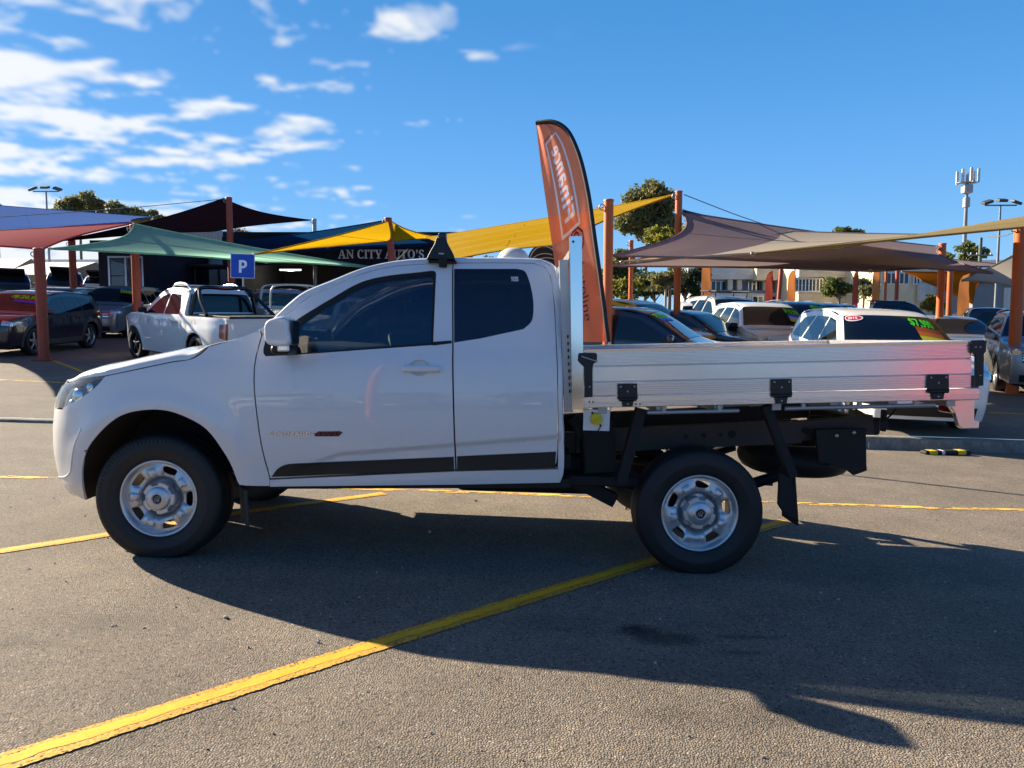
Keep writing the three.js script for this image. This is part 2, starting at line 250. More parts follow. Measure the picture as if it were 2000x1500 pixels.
const paintFaint = dataTex(1024, 64, (i, j) => { const n = fbm(i / 18, j / 9 + 3, 4), b = fbm(i / 120 + 4, j / 60, 2), p = fbm(i / 4, j / 4, 2), v = j / 64, e = Math.min(v, 1 - v); const a = e > 0.06 && n * 0.55 + b * 0.55 + p * 0.45 > 0.77 ? 255 : 0; const t = 0.85 + 0.3 * n; return [clamp(226 * t, 0, 255), clamp(176 * t, 0, 255), clamp(60 * t, 0, 255), a]; });
function line(name, pts, width, tex, per = 4.4, rep = 1) { // pts: world points along the middle
  const L = []; let acc = 0; const curve = new THREE.CatmullRomCurve3(pts, false, 'centripetal'), n = Math.ceil(curve.getLength() / 0.12), pos = [], uv = [], idx = [];
  let prev = null;
  for (let i = 0; i <= n; i++) {
    const p = curve.getPointAt(i / n), t = curve.getTangentAt(i / n); t.y = 0; t.normalize(); if (prev) acc += p.distanceTo(prev); prev = p.clone();
    const q = V(-t.z, 0, t.x).multiplyScalar(width / 2);
    for (const s of [-1, 1]) { const x = p.x + q.x * s, z = p.z + q.z * s; pos.push(x, gy(x, z) + 0.004, z); uv.push(acc / per, s > 0 ? 1 : 0); }
    if (i) { const a = (i - 1) * 2; idx.push(a, a + 1, a + 2, a + 1, a + 3, a + 2); }
  }
  const g = new THREE.BufferGeometry(); g.setAttribute('position', new THREE.Float32BufferAttribute(pos, 3)); g.setAttribute('uv', new THREE.Float32BufferAttribute(uv, 2)); g.setIndex(idx); g.computeVertexNormals();
  return struct(name, g, lineMat(tex));
}
line('parking_line', [G(-60, 1512), G(640, 1290), G(1270, 1097), G(1535, 1018)], 0.14, paintTex);
line('parking_line', [G(-200, 1108), G(220, 1043), G(505, 997), G(750, 964)], 0.125, paintTex);
line('parking_line', [G(-300, 921), G(500, 948), G(1100, 968), G(1560, 984), G(2300, 1006)], 0.11, paintFaint, 3.1);
line('parking_line', [G(-120, 737), G(0, 742), G(130, 748), G(500, 762)], 0.12, paintFaint, 2.4);
line('parking_line', [G(62, 688), G(100, 703), G(150, 722), G(260, 770)], 0.12, paintTex);
line('parking_line', [G(1930, 806), G(2200, 818)], 0.12, paintTex);
// grit and a few leaves on the asphalt
{
  const stone = new THREE.IcosahedronGeometry(1, 0), im = new THREE.InstancedMesh(stone, std(0.33, 0.3, 0.26, 0.9), 420), m = new THREE.Matrix4();
  for (let i = 0; i < 420; i++) { const x = rr(-4, 4), z = rr(-6, -1.6), s = rr(0.0025, 0.007) * (rnd() < 0.05 ? 2 : 1); m.compose(V(x, gy(x, z) + s * 0.4, z), new THREE.Quaternion().setFromEuler(new THREE.Euler(rr(0, 6), rr(0, 6), 0)), V(s * rr(0.8, 1.6), s * 0.6, s)); im.setMatrixAt(i, m); const t = rr(0.5, 1.6); im.setColorAt(i, C3(t, t * 0.97, t * 0.9)); }
  im.name = 'grit'; im.userData = { kind: 'stuff', label: 'loose pale grit scattered on the asphalt', category: 'grit' }; scene.add(im);
}
// ---------------------------------------------------------------- the white tray-back utility truck
const truck = thing('utility_truck', 'white extended cab utility truck with long aluminium tray, parked side on', 'truck', [0, gy(0, -5.1), -5.1]);
truck.rotation.z = -Math.atan(SLOPE); truck.rotation.x = -Math.atan(CROSS); truck.updateMatrixWorld(true);
{
  const inv = truck.matrixWorld.clone().invert(), eyeL = EYE.clone().applyMatrix4(inv);
  const locRay = (px, py) => rayDir(px, py).transformDirection(inv);
  const prof = [[0.28, 0.83], [0.40, 0.872], [0.47, 0.893], [0.54, 0.903], [0.6, 0.912], [0.68, 0.926], [0.76, 0.934], [0.85, 0.938], [0.98, 0.936], [1.08, 0.929], [1.15, 0.918], [1.2, 0.903], [1.245, 0.882], [1.3, 0.862], [1.5, 0.79], [1.68, 0.716], [1.75, 0.675], [1.9, 0.56]];
  const CX = -2.24, CB = 0.5, CAt = [[0.3, 0.55], [0.38, 0.6], [0.5, 0.625], [0.7, 0.625], [0.82, 0.612], [0.9, 0.598], [0.97, 0.556], [1.03, 0.485], [1.15, 0.38]], CA = (y) => tab(CAt, y);
  const f = (x, y) => {
    const yy = y - 0.05 * (x + 0.6); let z = tab(prof, yy);
    if (x < -1.35) z = lerp(z, Math.max(z, 0.92 - 0.25 * Math.max(0, yy - 1.12)), sstep(-1.35, -1.6, x) * sstep(1.05, 1.15, yy));
    const r = Math.hypot(x + 2.03, y - 0.37); z += 0.02 * Math.exp(-(((r - 0.53) / 0.075) ** 2)) * sstep(0.3, 0.45, y);
    if (x < CX) { const s = Math.min(0.988, (CX - x) / CA(y)); z -= CB * (1 - Math.sqrt(1 - s * s)); }
    if (x > -1.4 && y < 0.9) { const yc = 0.795 + 0.112 * (x - 0.25) - 0.25 * Math.max(0, -1.0 - x); z -= 0.013 * (1 - sstep(yc - 0.026, yc + 0.006, y)) * sstep(yc - 0.2, yc - 0.05, y) * sstep(-1.32, -0.95, x); }
    if (x > 0.2) z -= 0.035 * sstep(0.2, 0.3, x) * sstep(0.6, 1.6, y);
    return z;
  };
  const Tz = (px, py, z) => { const r = locRay(px, py), t = (z - eyeL.z) / r.z; return [eyeL.x + r.x * t, eyeL.y + r.y * t]; };
  const T = (px, py) => { const r = locRay(px, py); let a = (1.0 - eyeL.z) / r.z, b = a; for (let t = a; t < a + 1.6; t += 0.004) { const x = eyeL.x + r.x * t, y = eyeL.y + r.y * t, z = eyeL.z + r.z * t; if (z < f(x, y)) { b = t; break; } a = t; b = t; } for (let k = 0; k < 18; k++) { const m = (a + b) / 2; if (eyeL.z + r.z * m < f(eyeL.x + r.x * m, eyeL.y + r.y * m)) b = m; else a = m; } return [eyeL.x + r.x * a, eyeL.y + r.y * a]; };
  const TT = (...p) => p.map((q) => T(...q));
  const white = paint(0.72, 0.705, 0.69), whiteP = paint(0.70, 0.685, 0.67, { roughness: 0.5 });
  const circ0 = (n) => Array.from({ length: n }, (_, i) => [Math.cos(i / n * Math.PI * 2), Math.sin(i / n * Math.PI * 2)]);
  const XE = (y) => CX - 0.982 * CA(y); // side sheet ends here on the front corner, the nose sheet goes on
  // outlines, as read off the photograph and laid onto the curved flank
  const arch = spl(TT([464, 941], [452, 909], [436, 881], [405, 840], [373, 819], [326, 802], [279, 801], [235, 812], [195, 844], [170, 878], [160, 916], [161, 953], [166, 977]), 5);
  const hoodGap = spl(TT([207, 733], [260, 722], [336, 706], [373, 700], [394, 689], [408, 676]), 5);
  const doorFront = spl(TT([510, 655], [499, 696], [495, 750], [501, 815], [511, 878], [526, 934]), 5);
  const lampIn = spl(TT([207, 733], [190, 753], [166, 772], [142, 787], [120, 797]), 4);
  const lampTop = TT([207, 733], [180, 736], [155, 741], [135, 747]);
  const pillar = spl(TT([510, 646], [566, 597], [600, 571], [650, 550], [712, 525], [777, 512], [850, 508], [960, 507], [1040, 508], [1060, 511]), 5);
  const doorTop = spl(TT([513, 655], [570, 607], [602, 582], [650, 560], [712, 534], [777, 520], [850, 516], [883, 515]), 5);
  const doorBack = TT([883, 515], [883, 665], [884.5, 800], [889, 917]);
  const cabRear = spl(TT([1060, 511], [1078, 522], [1088, 554], [1095, 642], [1097, 748], [1097, 805], [1101, 854], [1100, 925], [1094, 942]), 4);
  const win1 = spl(TT([852, 534], [848, 529], [820, 531], [740, 541], [700, 553], [650, 581], [600, 611], [560, 636], [524, 655]), 4).concat(spl(TT([518, 664], [514, 688], [519, 696]), 3), TT([580, 693], [700, 684], [846, 674]));
  const glass1 = spl(TT([846, 541], [842, 537], [818, 539], [742, 549], [704, 561], [654, 589], [604, 620], [585, 636]), 4).concat(TT([578, 690], [700, 680], [841, 669]));
  const win2 = TT([887, 525]).concat(spl(TT([1010, 525], [1024, 529], [1031, 541], [1040, 575], [1042, 607], [1038, 628], [1022, 643]), 4), TT([939, 661], [887, 669]));
  const lampBottomY = T(120, 797)[1], noseTop = T(135, 747);
  const rocker = TT([526, 938], [889, 921], [1090, 917]).concat(TT([1094, 943], [889, 947], [527, 951]));
  for (const s of [1, -1]) {
    const P = (o, opt) => panel(o, f, s, opt);
    // fender with the wheel arch, behind the lamp and the bumper
    const seam = T(163, 880), front = T(122, 800);
    const fender = [...hoodGap.map((p) => [p[0], p[1] - 0.006]), ...TT([460, 663], [508, 645]), ...doorFront, ...TT([526, 949], [468, 947]), ...arch.slice(0, 46), seam, ...TT([146, 880], [140, 850], [132, 820]), front, ...lampIn.slice(0, -1).reverse().slice(0, -1)];
    mesh('front_fender', P(fender, { step: 0.05 }), white, truck);
    const bumper = [seam, ...arch.slice(46), ...TT([150, 968], [128, 955]), [XE(0.36), 0.36], [XE(0.45), 0.45], [XE(0.6), 0.6], [XE(lampBottomY - 0.02), lampBottomY - 0.02], front, ...TT([132, 820], [140, 850], [146, 880])];
    const bp = mesh('front_bumper', P(bumper, { step: 0.035, off: -0.001 }), whiteP, truck);
    mesh('bonnet_seal', tube(hoodGap.filter((_, i) => i % 3 === 0).map((p) => V(p[0], p[1] - 0.004, s * (f(...p) - 0.012))), 0.007, 40, 6), M.rubber, truck);
    // raised lip that frames the lower corner of the bumper
    const rp = (px, py) => { const q = T(px, py); return V(q[0], q[1], s * (f(...q) - 0.003)); };
    mesh('bumper_lip', tube([rp(158, 838), rp(146, 868), rp(140, 900), rp(138, 920), rp(130, 930), rp(116, 932)], 0.0075, 30), whiteP, bp);
    // head lamp: lens over a dark bowl with a bright reflector
    const lamp = [...lampTop, noseTop, [XE(noseTop[1] - 0.02), noseTop[1] - 0.02], [XE(noseTop[1] - 0.07), noseTop[1] - 0.07], [XE(lampBottomY), lampBottomY], ...lampIn.slice().reverse()];
    const lg = new THREE.Group(); lg.name = 'headlight'; truck.add(lg);
    mesh('lamp_bowl', P(lamp, { off: -0.05, thick: 0, step: 0.03 }), M.blackGloss, lg);
    const rf = (px, py, r, z) => { const q = T(px, py); return new THREE.SphereGeometry(r, 20, 12).scale(0.8, 1, 0.6).translate(q[0] + 0.03, q[1], s * (f(...q) - z)); };
    mesh('reflector', [rf(136, 775, 0.05, 0.05), rf(160, 757, 0.03, 0.04)], M.chrome, lg);
    mesh('indicator_lamp', rf(126, 790, 0.03, 0.03), M.alloy, lg);
    mesh('lens', P(lamp, { off: -0.002, thick: 0.02, step: 0.03 }), new THREE.MeshPhysicalMaterial({ color: C3(0.85, 0.9, 0.92), transmission: 0.92, thickness: 0, roughness: 0.03, ior: 1.5, side: THREE.DoubleSide }), lg);
    // doors
    const door = [...doorTop, ...doorBack.slice(1), ...TT([889, 917], [527.5, 934]), ...doorFront.slice().reverse().map((p) => [p[0] + 0.0075, p[1]])];
    const hc = T(823, 720), hz = f(...hc), cupO = circ0(28).map(([a, b]) => [hc[0] - 0.012 + a * 0.062, hc[1] + 0.004 + b * 0.046]);
    const fd = mesh('front_door', P(door, { holes: [win1, cupO], thick: 0.03, step: 0.02 }), white, truck);
    mesh('window_trim', P(win1, { holes: [glass1], off: -0.004, thick: 0.02 }), M.rubber, fd);
    const paneMat = new THREE.MeshPhysicalMaterial({ color: C3(0.15, 0.18, 0.19), transmission: 1, thickness: 0, roughness: 0.0, ior: 1.9, side: THREE.DoubleSide });
    mesh('window_pane', P(glass1, { off: -0.008, thick: 0 }), paneMat, fd);
    const sill = TT([846, 675], [882, 670.5], [882, 665.5], [846, 668]); mesh('belt_trim', P(sill, { off: 0.004, thick: 0.008 }), M.rubber, fd);
    const stripe1 = spl(TT([531, 931], [541, 917], [556, 908], [580, 905]), 4).concat(TT([700, 900], [886, 892], [887, 919], [700, 925]));
    mesh('side_moulding', P(stripe1, { off: 0.007, thick: 0.009, step: 0.028 }), M.black, fd);
    // handle over its cup
    const hg = (x, y, z) => V(hc[0] + x, hc[1] + y, s * (f(hc[0] + x, hc[1] + y) + z));
    const grip = rbox(0.215, 0.034, 0.024, 0.012, hc[0], hc[1] - 0.001, s * (hz + 0.030), 0, 0, 0.03, 4);
    mesh('door_handle', [grip, rbox(0.03, 0.03, 0.034, 0.01, hc[0] - 0.09, hc[1], s * (hz + 0.014)), rbox(0.055, 0.036, 0.036, 0.01, hc[0] + 0.083, hc[1], s * (hz + 0.015))], white, fd);
    mesh('handle_cup', panel(cupO, (x, y) => f(x, y) - 0.024 * Math.sqrt(Math.max(0, 1 - Math.hypot((x - hc[0] + 0.012) / 0.062, (y - hc[1] - 0.004) / 0.046) ** 2)), s, { thick: 0, step: 0.012 }), white, fd);
    // mirror on its black foot
    const mg = new THREE.Group(); mg.name = 'wing_mirror'; truck.add(mg);
    const mc = Tz(550, 660, 1.04);
    const shell = (() => { const sh = shapeOf(spl([[-0.078, 0.045], [-0.066, 0.075], [-0.02, 0.096], [0.045, 0.108], [0.068, 0.096], [0.074, 0.03], [0.082, -0.052], [-0.04, -0.058], [-0.068, -0.04], [-0.078, 0.045]], 4)); const g = new THREE.ExtrudeGeometry(sh, { depth: 0.13, bevelEnabled: true, bevelSize: 0.022, bevelThickness: 0.03, bevelSegments: 5, steps: 1 }); return g.scale(0.7, 0.76, s).translate(mc[0], mc[1] + 0.018, s * 0.98); })();
    mesh('mirror_cap', mergeVertices(shell.deleteAttribute('uv') && shell, 1e-4), white, mg);
    mesh('mirror_base', [rbox(0.108, 0.052, 0.15, 0.024, mc[0] + 0.016, mc[1] - 0.062, s * 1.05, 0, 0, 0.05, 4), rbox(0.08, 0.06, 0.2, 0.02, mc[0] + 0.01, mc[1] - 0.066, s * 0.965, 0, 0, 0.1, 3)], M.black, mg);
    mesh('mirror_glass', rbox(0.008, 0.13, 0.13, 0.003, mc[0] + 0.077, mc[1] + 0.032, s * 1.05), M.glass, mg);
    mesh('side_repeater', rbox(0.066, 0.038, 0.02, 0.01, mc[0] + 0.036, mc[1] - 0.054, s * 1.122, 0, 0, 0.05, 3), M.lamp, mg);
    // rear access door and its pane
    const rdoor = TT([886, 515], [960, 514], [1040, 515]).concat(spl(TT([1040, 515], [1062, 522], [1074, 540], [1082, 600], [1087, 700], [1089, 820], [1087, 900], [1082, 913]), 4).slice(1), TT([892, 917], [887.5, 800], [886, 665]));
    const rd = mesh('rear_door', P(rdoor, { holes: [win2], thick: 0.03, step: 0.02 }), white, truck);
    mesh('window_pane', P(win2, { off: -0.001, thick: 0.02 }), new THREE.MeshPhysicalMaterial({ color: C3(0.02, 0.026, 0.034), transmission: 0.5, thickness: 0, roughness: 0.01, ior: 1.6, side: THREE.DoubleSide }), rd);
    mesh('side_moulding', P(TT([893, 891], [1086, 882], [1084, 913], [893, 918]), { off: 0.007, thick: 0.009, step: 0.028 }), M.black, rd);
    // roof rail over the doors and the cab corner
    mesh('roof_rail', P([...pillar, ...TT([1040, 513], [960, 512], [886, 513]), ...doorTop.slice().reverse().map((p) => [p[0], p[1] + 0.005])], { thick: 0.02 }), white, truck);
    const corner = [...cabRear, ...TT([1090, 916], [1091, 820], [1089, 700], [1084, 600], [1076, 540], [1064, 521], [1042, 513.5])];
    mesh('cab_corner', P(corner, { thick: 0.03 }), white, truck);
    mesh('sill_panel', P(rocker, { off: -0.003, thick: 0.05 }), white, truck);
    // dark inner frame behind the shut lines
    const inner = [...TT([520, 655], [570, 612], [650, 564], [777, 524], [883, 519], [1040, 519], [1072, 545], [1084, 640], [1088, 820], [1084, 914], [889, 922], [530, 938], [504, 815], [499, 750], [503, 696])];
    const grow = (h, k) => { const c = h.reduce((a, p) => [a[0] + p[0] / h.length, a[1] + p[1] / h.length], [0, 0]); return h.map((p) => [c[0] + (p[0] - c[0]) * k, c[1] + (p[1] - c[1]) * k]); };
    mesh('inner_frame', P(inner, { holes: [grow(glass1, 0.99), grow(win2, 0.93)], off: -0.034, thick: 0 }), M.rubber, truck);
    mesh('wheel_liner', (() => { const a = arch; return surf((u, v) => { const p = a[Math.round(u * (a.length - 1))]; return V(p[0], p[1], s * lerp(f(...p) - 0.01, 0.45, v)); }, a.length - 1, 6); })(), M.rubber, truck);
    mesh('liner_back', panel(dense([...arch], 0.2), () => 0.46, s, { thick: 0 }), M.rubber, truck);
    // sill underside
    mesh('underbody_edge', box(1.75, 0.05, 0.2, -0.55, 0.47, s * 0.74, 0, 0, 0.035), M.chassis, truck);
  }
  // nose, bonnet, windscreen, roof, cab back: one ribbon that joins both flanks
  const hg2 = [[207, 733], [260, 722], [336, 706], [373, 700], [408, 676], [460, 663], [508, 645]].map((q) => T(...q));
  const pil = [[566, 597], [600, 571], [650, 550], [712, 525], [777, 512], [850, 508], [960, 507], [1040, 508], [1060, 511]].map((q) => T(...q));
  const rear = [[1078, 522], [1088, 554], [1095, 642], [1097, 748], [1097, 805], [1101, 854], [1094, 942]].map((q) => T(...q));
  const R = (p, bx, by, n) => [p[0], p[1], f(p[0], p[1]), bx, by, n];
  const lt = [[180, 736], [155, 741], [135, 747]].map((q) => T(...q)).reverse();
  const sil = [R([XE(0.36), 0.36], -0.06, 0, 3), R([XE(0.45), 0.45], -0.08, 0, 3), R([XE(0.6), 0.6], -0.08, 0, 3), R([XE(lampBottomY), lampBottomY], -0.075, 0, 3), R([XE(noseTop[1] - 0.02), noseTop[1] - 0.02], -0.05, 0.01, 2.6), R(lt[0], -0.02, 0.04, 2.5), R(lt[1], -0.015, 0.074, 2.7), R(lt[2], -0.005, 0.086, 2.8), ...hg2.map((p, i) => R(p, 0, [0.092, 0.095, 0.092, 0.078, 0.012, 0.01, 0.01][i], [3, 3, 3, 3, 3, 3, 3][i])),
    ...pil.map((p, i) => R(p, [-0.07, -0.065, -0.05, -0.02, 0, 0, 0, 0, 0.01][i], [0.01, 0.012, 0.016, 0.02, 0.03, 0.035, 0.035, 0.03, 0.03][i], 2.6)), ...rear.map((p, i) => R(p, [0.03, 0.03, 0.02, 0.02, 0.02, 0.01, 0.0][i], [0.02, 0.005, 0, 0, 0, 0, 0][i], 3.5))];
  const rb = ribbon(sil);
  const nose = mesh('nose_panel', rb.patch(0, 4.6, -1, 1, 26, 48), whiteP, truck);
  mesh('grille', rb.patch(2.6, 4.1, -0.42, 0.42, 10, 24, 0.012), M.black, nose);
  mesh('lower_intake', rb.patch(0.6, 1.9, -0.42, 0.42, 8, 24, 0.008), M.black, nose);
  mesh('number_plate', rb.patch(2.0, 2.5, -0.14, 0.14, 2, 6, 0.02), std(0.75, 0.7, 0.2, 0.5), nose);
  for (const s of [1, -1]) mesh('grille_bar', rb.patch(3.2, 3.45, s * 0.03, s * 0.42, 3, 14, 0.03), M.chrome, nose);
  mesh('bonnet', rb.patch(4.63, 13.0, -1, 1, 64, 48), white, truck);
  mesh('cowl', rb.patch(13.03, 14, -1, 1, 8, 40), white, truck);
  mesh('windscreen', rb.patch(14.1, 17.7, -0.86, 0.86, 22, 30, 0.002), new THREE.MeshPhysicalMaterial({ color: C3(0.78, 0.84, 0.83), transmission: 1, thickness: 0, roughness: 0, ior: 1.52, side: THREE.DoubleSide }), truck);
  for (const s of [1, -1]) mesh('screen_pillar', rb.patch(14, 17.8, s * 0.85, s, 22, 8), white, truck);
  mesh('roof', rb.patch(17.7, 23.3, -1, 1, 40, 40), white, truck);
  mesh('cab_back', [rb.patch(23.3, 24.2, -1, 1, 10, 30), rb.patch(26, 30, -1, 1, 16, 30), rb.patch(24.2, 26, 0.72, 1, 8, 8), rb.patch(24.2, 26, -1, -0.72, 8, 8)], white, truck);
  mesh('rear_window', rb.patch(24.2, 26, -0.72, 0.72, 8, 24, -0.01), new THREE.MeshPhysicalMaterial({ color: C3(0.4, 0.46, 0.46), transmission: 1, thickness: 0, roughness: 0, side: THREE.DoubleSide }), truck);
  // cabin
  mesh('cabin_floor', box(1.75, 0.08, 1.6, -0.55, 0.62, 0), M.rubber, truck);
  mesh('dashboard', [rbox(0.85, 0.42, 1.6, 0.12, -1.34, 1.06, 0, 0, 0, -0.04, 4), rbox(0.3, 0.12, 0.5, 0.05, -1.2, 1.2, -0.36, 0, 0, 0, 3)], std(0.03, 0.031, 0.034, 0.75), truck);
  for (const z of [0.38, -0.38]) {
    const st = new THREE.Group(); st.name = 'seat'; truck.add(st);
    const fab = std(0.035, 0.037, 0.042, 0.9);
    mesh('seat_cushion', rbox(0.52, 0.2, 0.52, 0.08, -0.42, 0.86, z, 0, 0, 0.08, 4), fab, st); mesh('backrest', rbox(0.17, 0.68, 0.5, 0.08, -0.12, 1.18, z, 0, 0, -0.2, 4), fab, st); mesh('headrest', rbox(0.1, 0.2, 0.27, 0.05, -0.02, 1.58, z, 0, 0, -0.15, 4), fab, st);
  }
  const sw = new THREE.TorusGeometry(0.185, 0.017, 10, 36).rotateY(Math.PI / 2).rotateZ(0.42).translate(-0.86, 1.16, -0.38); mesh('steering_wheel', [sw, box(0.02, 0.34, 0.04, -0.86, 1.16, -0.38, 0, 0, 0.42), box(0.02, 0.05, 0.34, -0.86, 1.16, -0.38, 0, 0, 0.42)], M.black, truck);
  mesh('rear_mirror', rbox(0.03, 0.07, 0.24, 0.015, -0.72, 1.58, 0), M.black, truck);
  // lettering on the door
  const lt1 = T(527, 850), lt2 = T(612, 850);
  const word = (txt, h, w, p, mat, skew, name, z = 0.0) => { const g = new TextGeometry(txt, { font, size: h, depth: 0.006, curveSegments: 3, bevelEnabled: false }); g.computeBoundingBox(); g.scale(w / g.boundingBox.max.x, 1, 1); if (skew) g.applyMatrix4(new THREE.Matrix4().set(1, skew, 0, 0, 0, 1, 0, 0, 0, 0, 1, 0, 0, 0, 0, 1)); g.rotateZ(0.02).translate(p[0], p[1], f(p[0] + w / 2, p[1] + h / 2) + 0.001 + z); return mesh(name, g, mat, truck); };
  word('COLORADO', 0.022, 0.232, lt1, M.chrome, 0, 'lettering'); word('4WD', 0.023, 0.15, lt2, std(0.2, 0.012, 0.015, 0.35), 0.45, 'lettering');
  mesh('lettering_backing', panel(TT([614, 852], [622, 843], [664, 842], [669, 845], [662, 852]), f, 1, { off: 0.0035, thick: 0.0035 }), M.black, truck);
  // number written on the rear pane
  { const p = T(997, 549), g = new TextGeometry('105', { font, size: 0.03, depth: 0.001, curveSegments: 3 }); g.computeBoundingBox(); g.scale(0.046 / g.boundingBox.max.x, 1, 1); const sl = Math.atan((f(p[0], p[1]) - f(p[0], p[1] + 0.03)) / 0.03); g.rotateX(-sl).translate(p[0], p[1], f(...p) + 0.002); mesh('stock_number', g, std(0.8, 0.8, 0.8, 0.7), truck); }
  // roof rack foot, aerial, roof vent
  const rk = new THREE.Group(); rk.name = 'roof_rack_foot'; truck.add(rk);
  const rp = Tz(862, 511, 0.70);
  { const sh = shapeOf(spl([[-0.075, 0.0], [-0.062, 0.03], [-0.034, 0.085], [-0.022, 0.12], [0.02, 0.12], [0.034, 0.09], [0.068, 0.03], [0.08, 0.0]], 3)); const g = new THREE.ExtrudeGeometry(sh, { depth: 0.1, bevelEnabled: true, bevelSize: 0.006, bevelThickness: 0.012, bevelSegments: 3 }); mesh('foot_cover', g.rotateX(-0.12).translate(rp[0] - 0.005, rp[1] + 0.005, 0.6), M.black, rk); mesh('clamp', [rbox(0.05, 0.06, 0.02, 0.008, rp[0] + 0.01, rp[1] - 0.005, 0.705), rbox(0.17, 0.016, 0.12, 0.006, rp[0] + 0.005, rp[1] + 0.0, 0.645)], M.rubber, rk); mesh('bar_clamp', rbox(0.05, 0.06, 0.09, 0.015, rp[0] - 0.002, rp[1] + 0.148, 0.63), M.blackGloss, rk); mesh('badge', box(0.03, 0.008, 0.004, rp[0], rp[1] + 0.045, 0.716), M.steel, rk); }
  { const a = Tz(761, 514, 0.42), b = Tz(797, 487, 0.42); mesh('aerial', bar(V(a[0], a[1] - 0.03, 0.42), V(b[0], b[1], 0.42), 0.005, 0.003, 6), M.black, truck); }
  { const a = Tz(1003, 506, 0.25); mesh('roof_vent', [new THREE.SphereGeometry(0.1, 28, 14, 0, Math.PI * 2, 0, Math.PI / 2).scale(1.0, 0.72, 1.0).translate(a[0], a[1] + 0.002, 0.25), new THREE.CylinderGeometry(0.108, 0.108, 0.03, 28).translate(a[0], a[1] - 0.008, 0.25)], std(0.52, 0.5, 0.46, 0.55), truck); }

  // ------------------------------------------------------------ wheels
  function wheel(px, py, s, steer = 0) {
    const c = Tz(px, py, 0.86), g = new THREE.Group(); g.name = 'wheel'; g.position.set(c[0], c[1], 0); truck.add(g);
    const tr = [];
    const prof2 = [[0.226, -0.105], [0.25, -0.118], [0.30, -0.125], [0.345, -0.118], [0.364, -0.104], [0.371, -0.085], [0.3725, -0.05], [0.3725, -0.048], [0.364, -0.046], [0.364, -0.038], [0.373, -0.036], [0.373, -0.004], [0.364, -0.003], [0.364, 0.005], [0.373, 0.006], [0.373, 0.036], [0.364, 0.038], [0.364, 0.046], [0.3725, 0.05], [0.371, 0.085], [0.364, 0.104], [0.352, 0.114], [0.345, 0.116], [0.338, 0.121], [0.30, 0.1245], [0.296, 0.127], [0.286, 0.127], [0.282, 0.1245], [0.25, 0.118], [0.236, 0.110], [0.226, 0.10]];
    tr.push(lathe(prof2, 72).rotateX(Math.PI / 2));
    for (let k = 0; k < 80; k++) { const a = k / 80 * Math.PI * 2; for (const q of [-1, 1]) tr.push(box(0.018, 0.006, 0.026, 0, 0.3685, q * 0.072).applyMatrix4(new THREE.Matrix4().makeRotationZ(a + q * 0.02))); }
    for (let k = 0; k < 90; k++) { const a = k / 90 * Math.PI * 2; tr.push(box(0.004, 0.02, 0.004, 0, 0.333, 0.1225).applyMatrix4(new THREE.Matrix4().makeRotationZ(a))); }
    mesh('tyre', tr, M.tyre, g);
    const steelP = std(0.6, 0.6, 0.605, 0.36, 0.72);
    mesh('rim', lathe([[0.205, -0.1], [0.2, 0.0], [0.203, 0.075], [0.212, 0.088], [0.2225, 0.093], [0.226, 0.1], [0.2235, 0.107], [0.216, 0.107], [0.209, 0.1], [0.203, 0.088], [0.199, 0.07], [0.196, 0.05]], 72).rotateX(Math.PI / 2), steelP, g);
    // pressed steel disc with five openings
    const holes = []; const rot = s > 0 && px > 1000 ? 0.09 : 0.32;
    for (let k = 0; k < 5; k++) { const a = Math.PI / 2 + rot * -1 + k * Math.PI * 2 / 5, c0 = Math.cos(a), s0 = Math.sin(a), h = []; const loc = spl([[0.143, -0.022], [0.148, -0.031], [0.16, -0.038], [0.174, -0.043], [0.182, -0.037], [0.186, 0], [0.182, 0.037], [0.174, 0.043], [0.16, 0.038], [0.148, 0.031], [0.143, 0.022], [0.141, 0], [0.143, -0.022]], 3); for (const [r, t] of loc.slice(0, -1)) h.push([c0 * r - s0 * t, s0 * r + c0 * t]); holes.push(h); }
    const circ = (r, n) => Array.from({ length: n }, (_, i) => [Math.cos(i / n * Math.PI * 2) * r, Math.sin(i / n * Math.PI * 2) * r]);
    const dish = (x, y) => { const r = Math.hypot(x, y), a = Math.atan2(y, x) - (Math.PI / 2 - rot); const sp = Math.cos(a * 5); let z = tab([[0.03, 0.03], [0.095, 0.026], [0.106, 0.032], [0.118, 0.06], [0.13, 0.072], [0.15, 0.078], [0.175, 0.079], [0.19, 0.077], [0.2, 0.074]], r); const saddle = Math.pow(clamp(0.5 - 0.5 * sp), 1.4); z += saddle * 0.014 * Math.exp(-(((r - 0.145) / 0.034) ** 2)); z -= sstep(0.1, 0.7, sp) * 0.012 * Math.exp(-(((r - 0.155) / 0.04) ** 2)); z += 0.007 * sstep(0.72, 0.84, -sp) * sstep(0.112, 0.122, r) * (1 - sstep(0.168, 0.182, r)); return z; };
    mesh('wheel_disc', panel(circ(0.2, 72), dish, 1, { holes: [...holes], thick: 0.014, step: 0.011 }), steelP, g);
    mesh('brake_drum', new THREE.CylinderGeometry(0.16, 0.16, 0.1, 32).rotateX(Math.PI / 2).translate(0, 0, -0.05), M.chassis, g);
    // centre cap with five notches
    const capPts = []; const cr = px < 1000 ? 0.9 : 0.5; for (let k = 0; k < 60; k++) { const a = k / 60 * Math.PI * 2 + cr, ph = ((k % 12) + 12) % 12; capPts.push([Math.cos(a) * (ph < 7 ? 0.09 : 0.074), Math.sin(a) * (ph < 7 ? 0.09 : 0.074)]); }
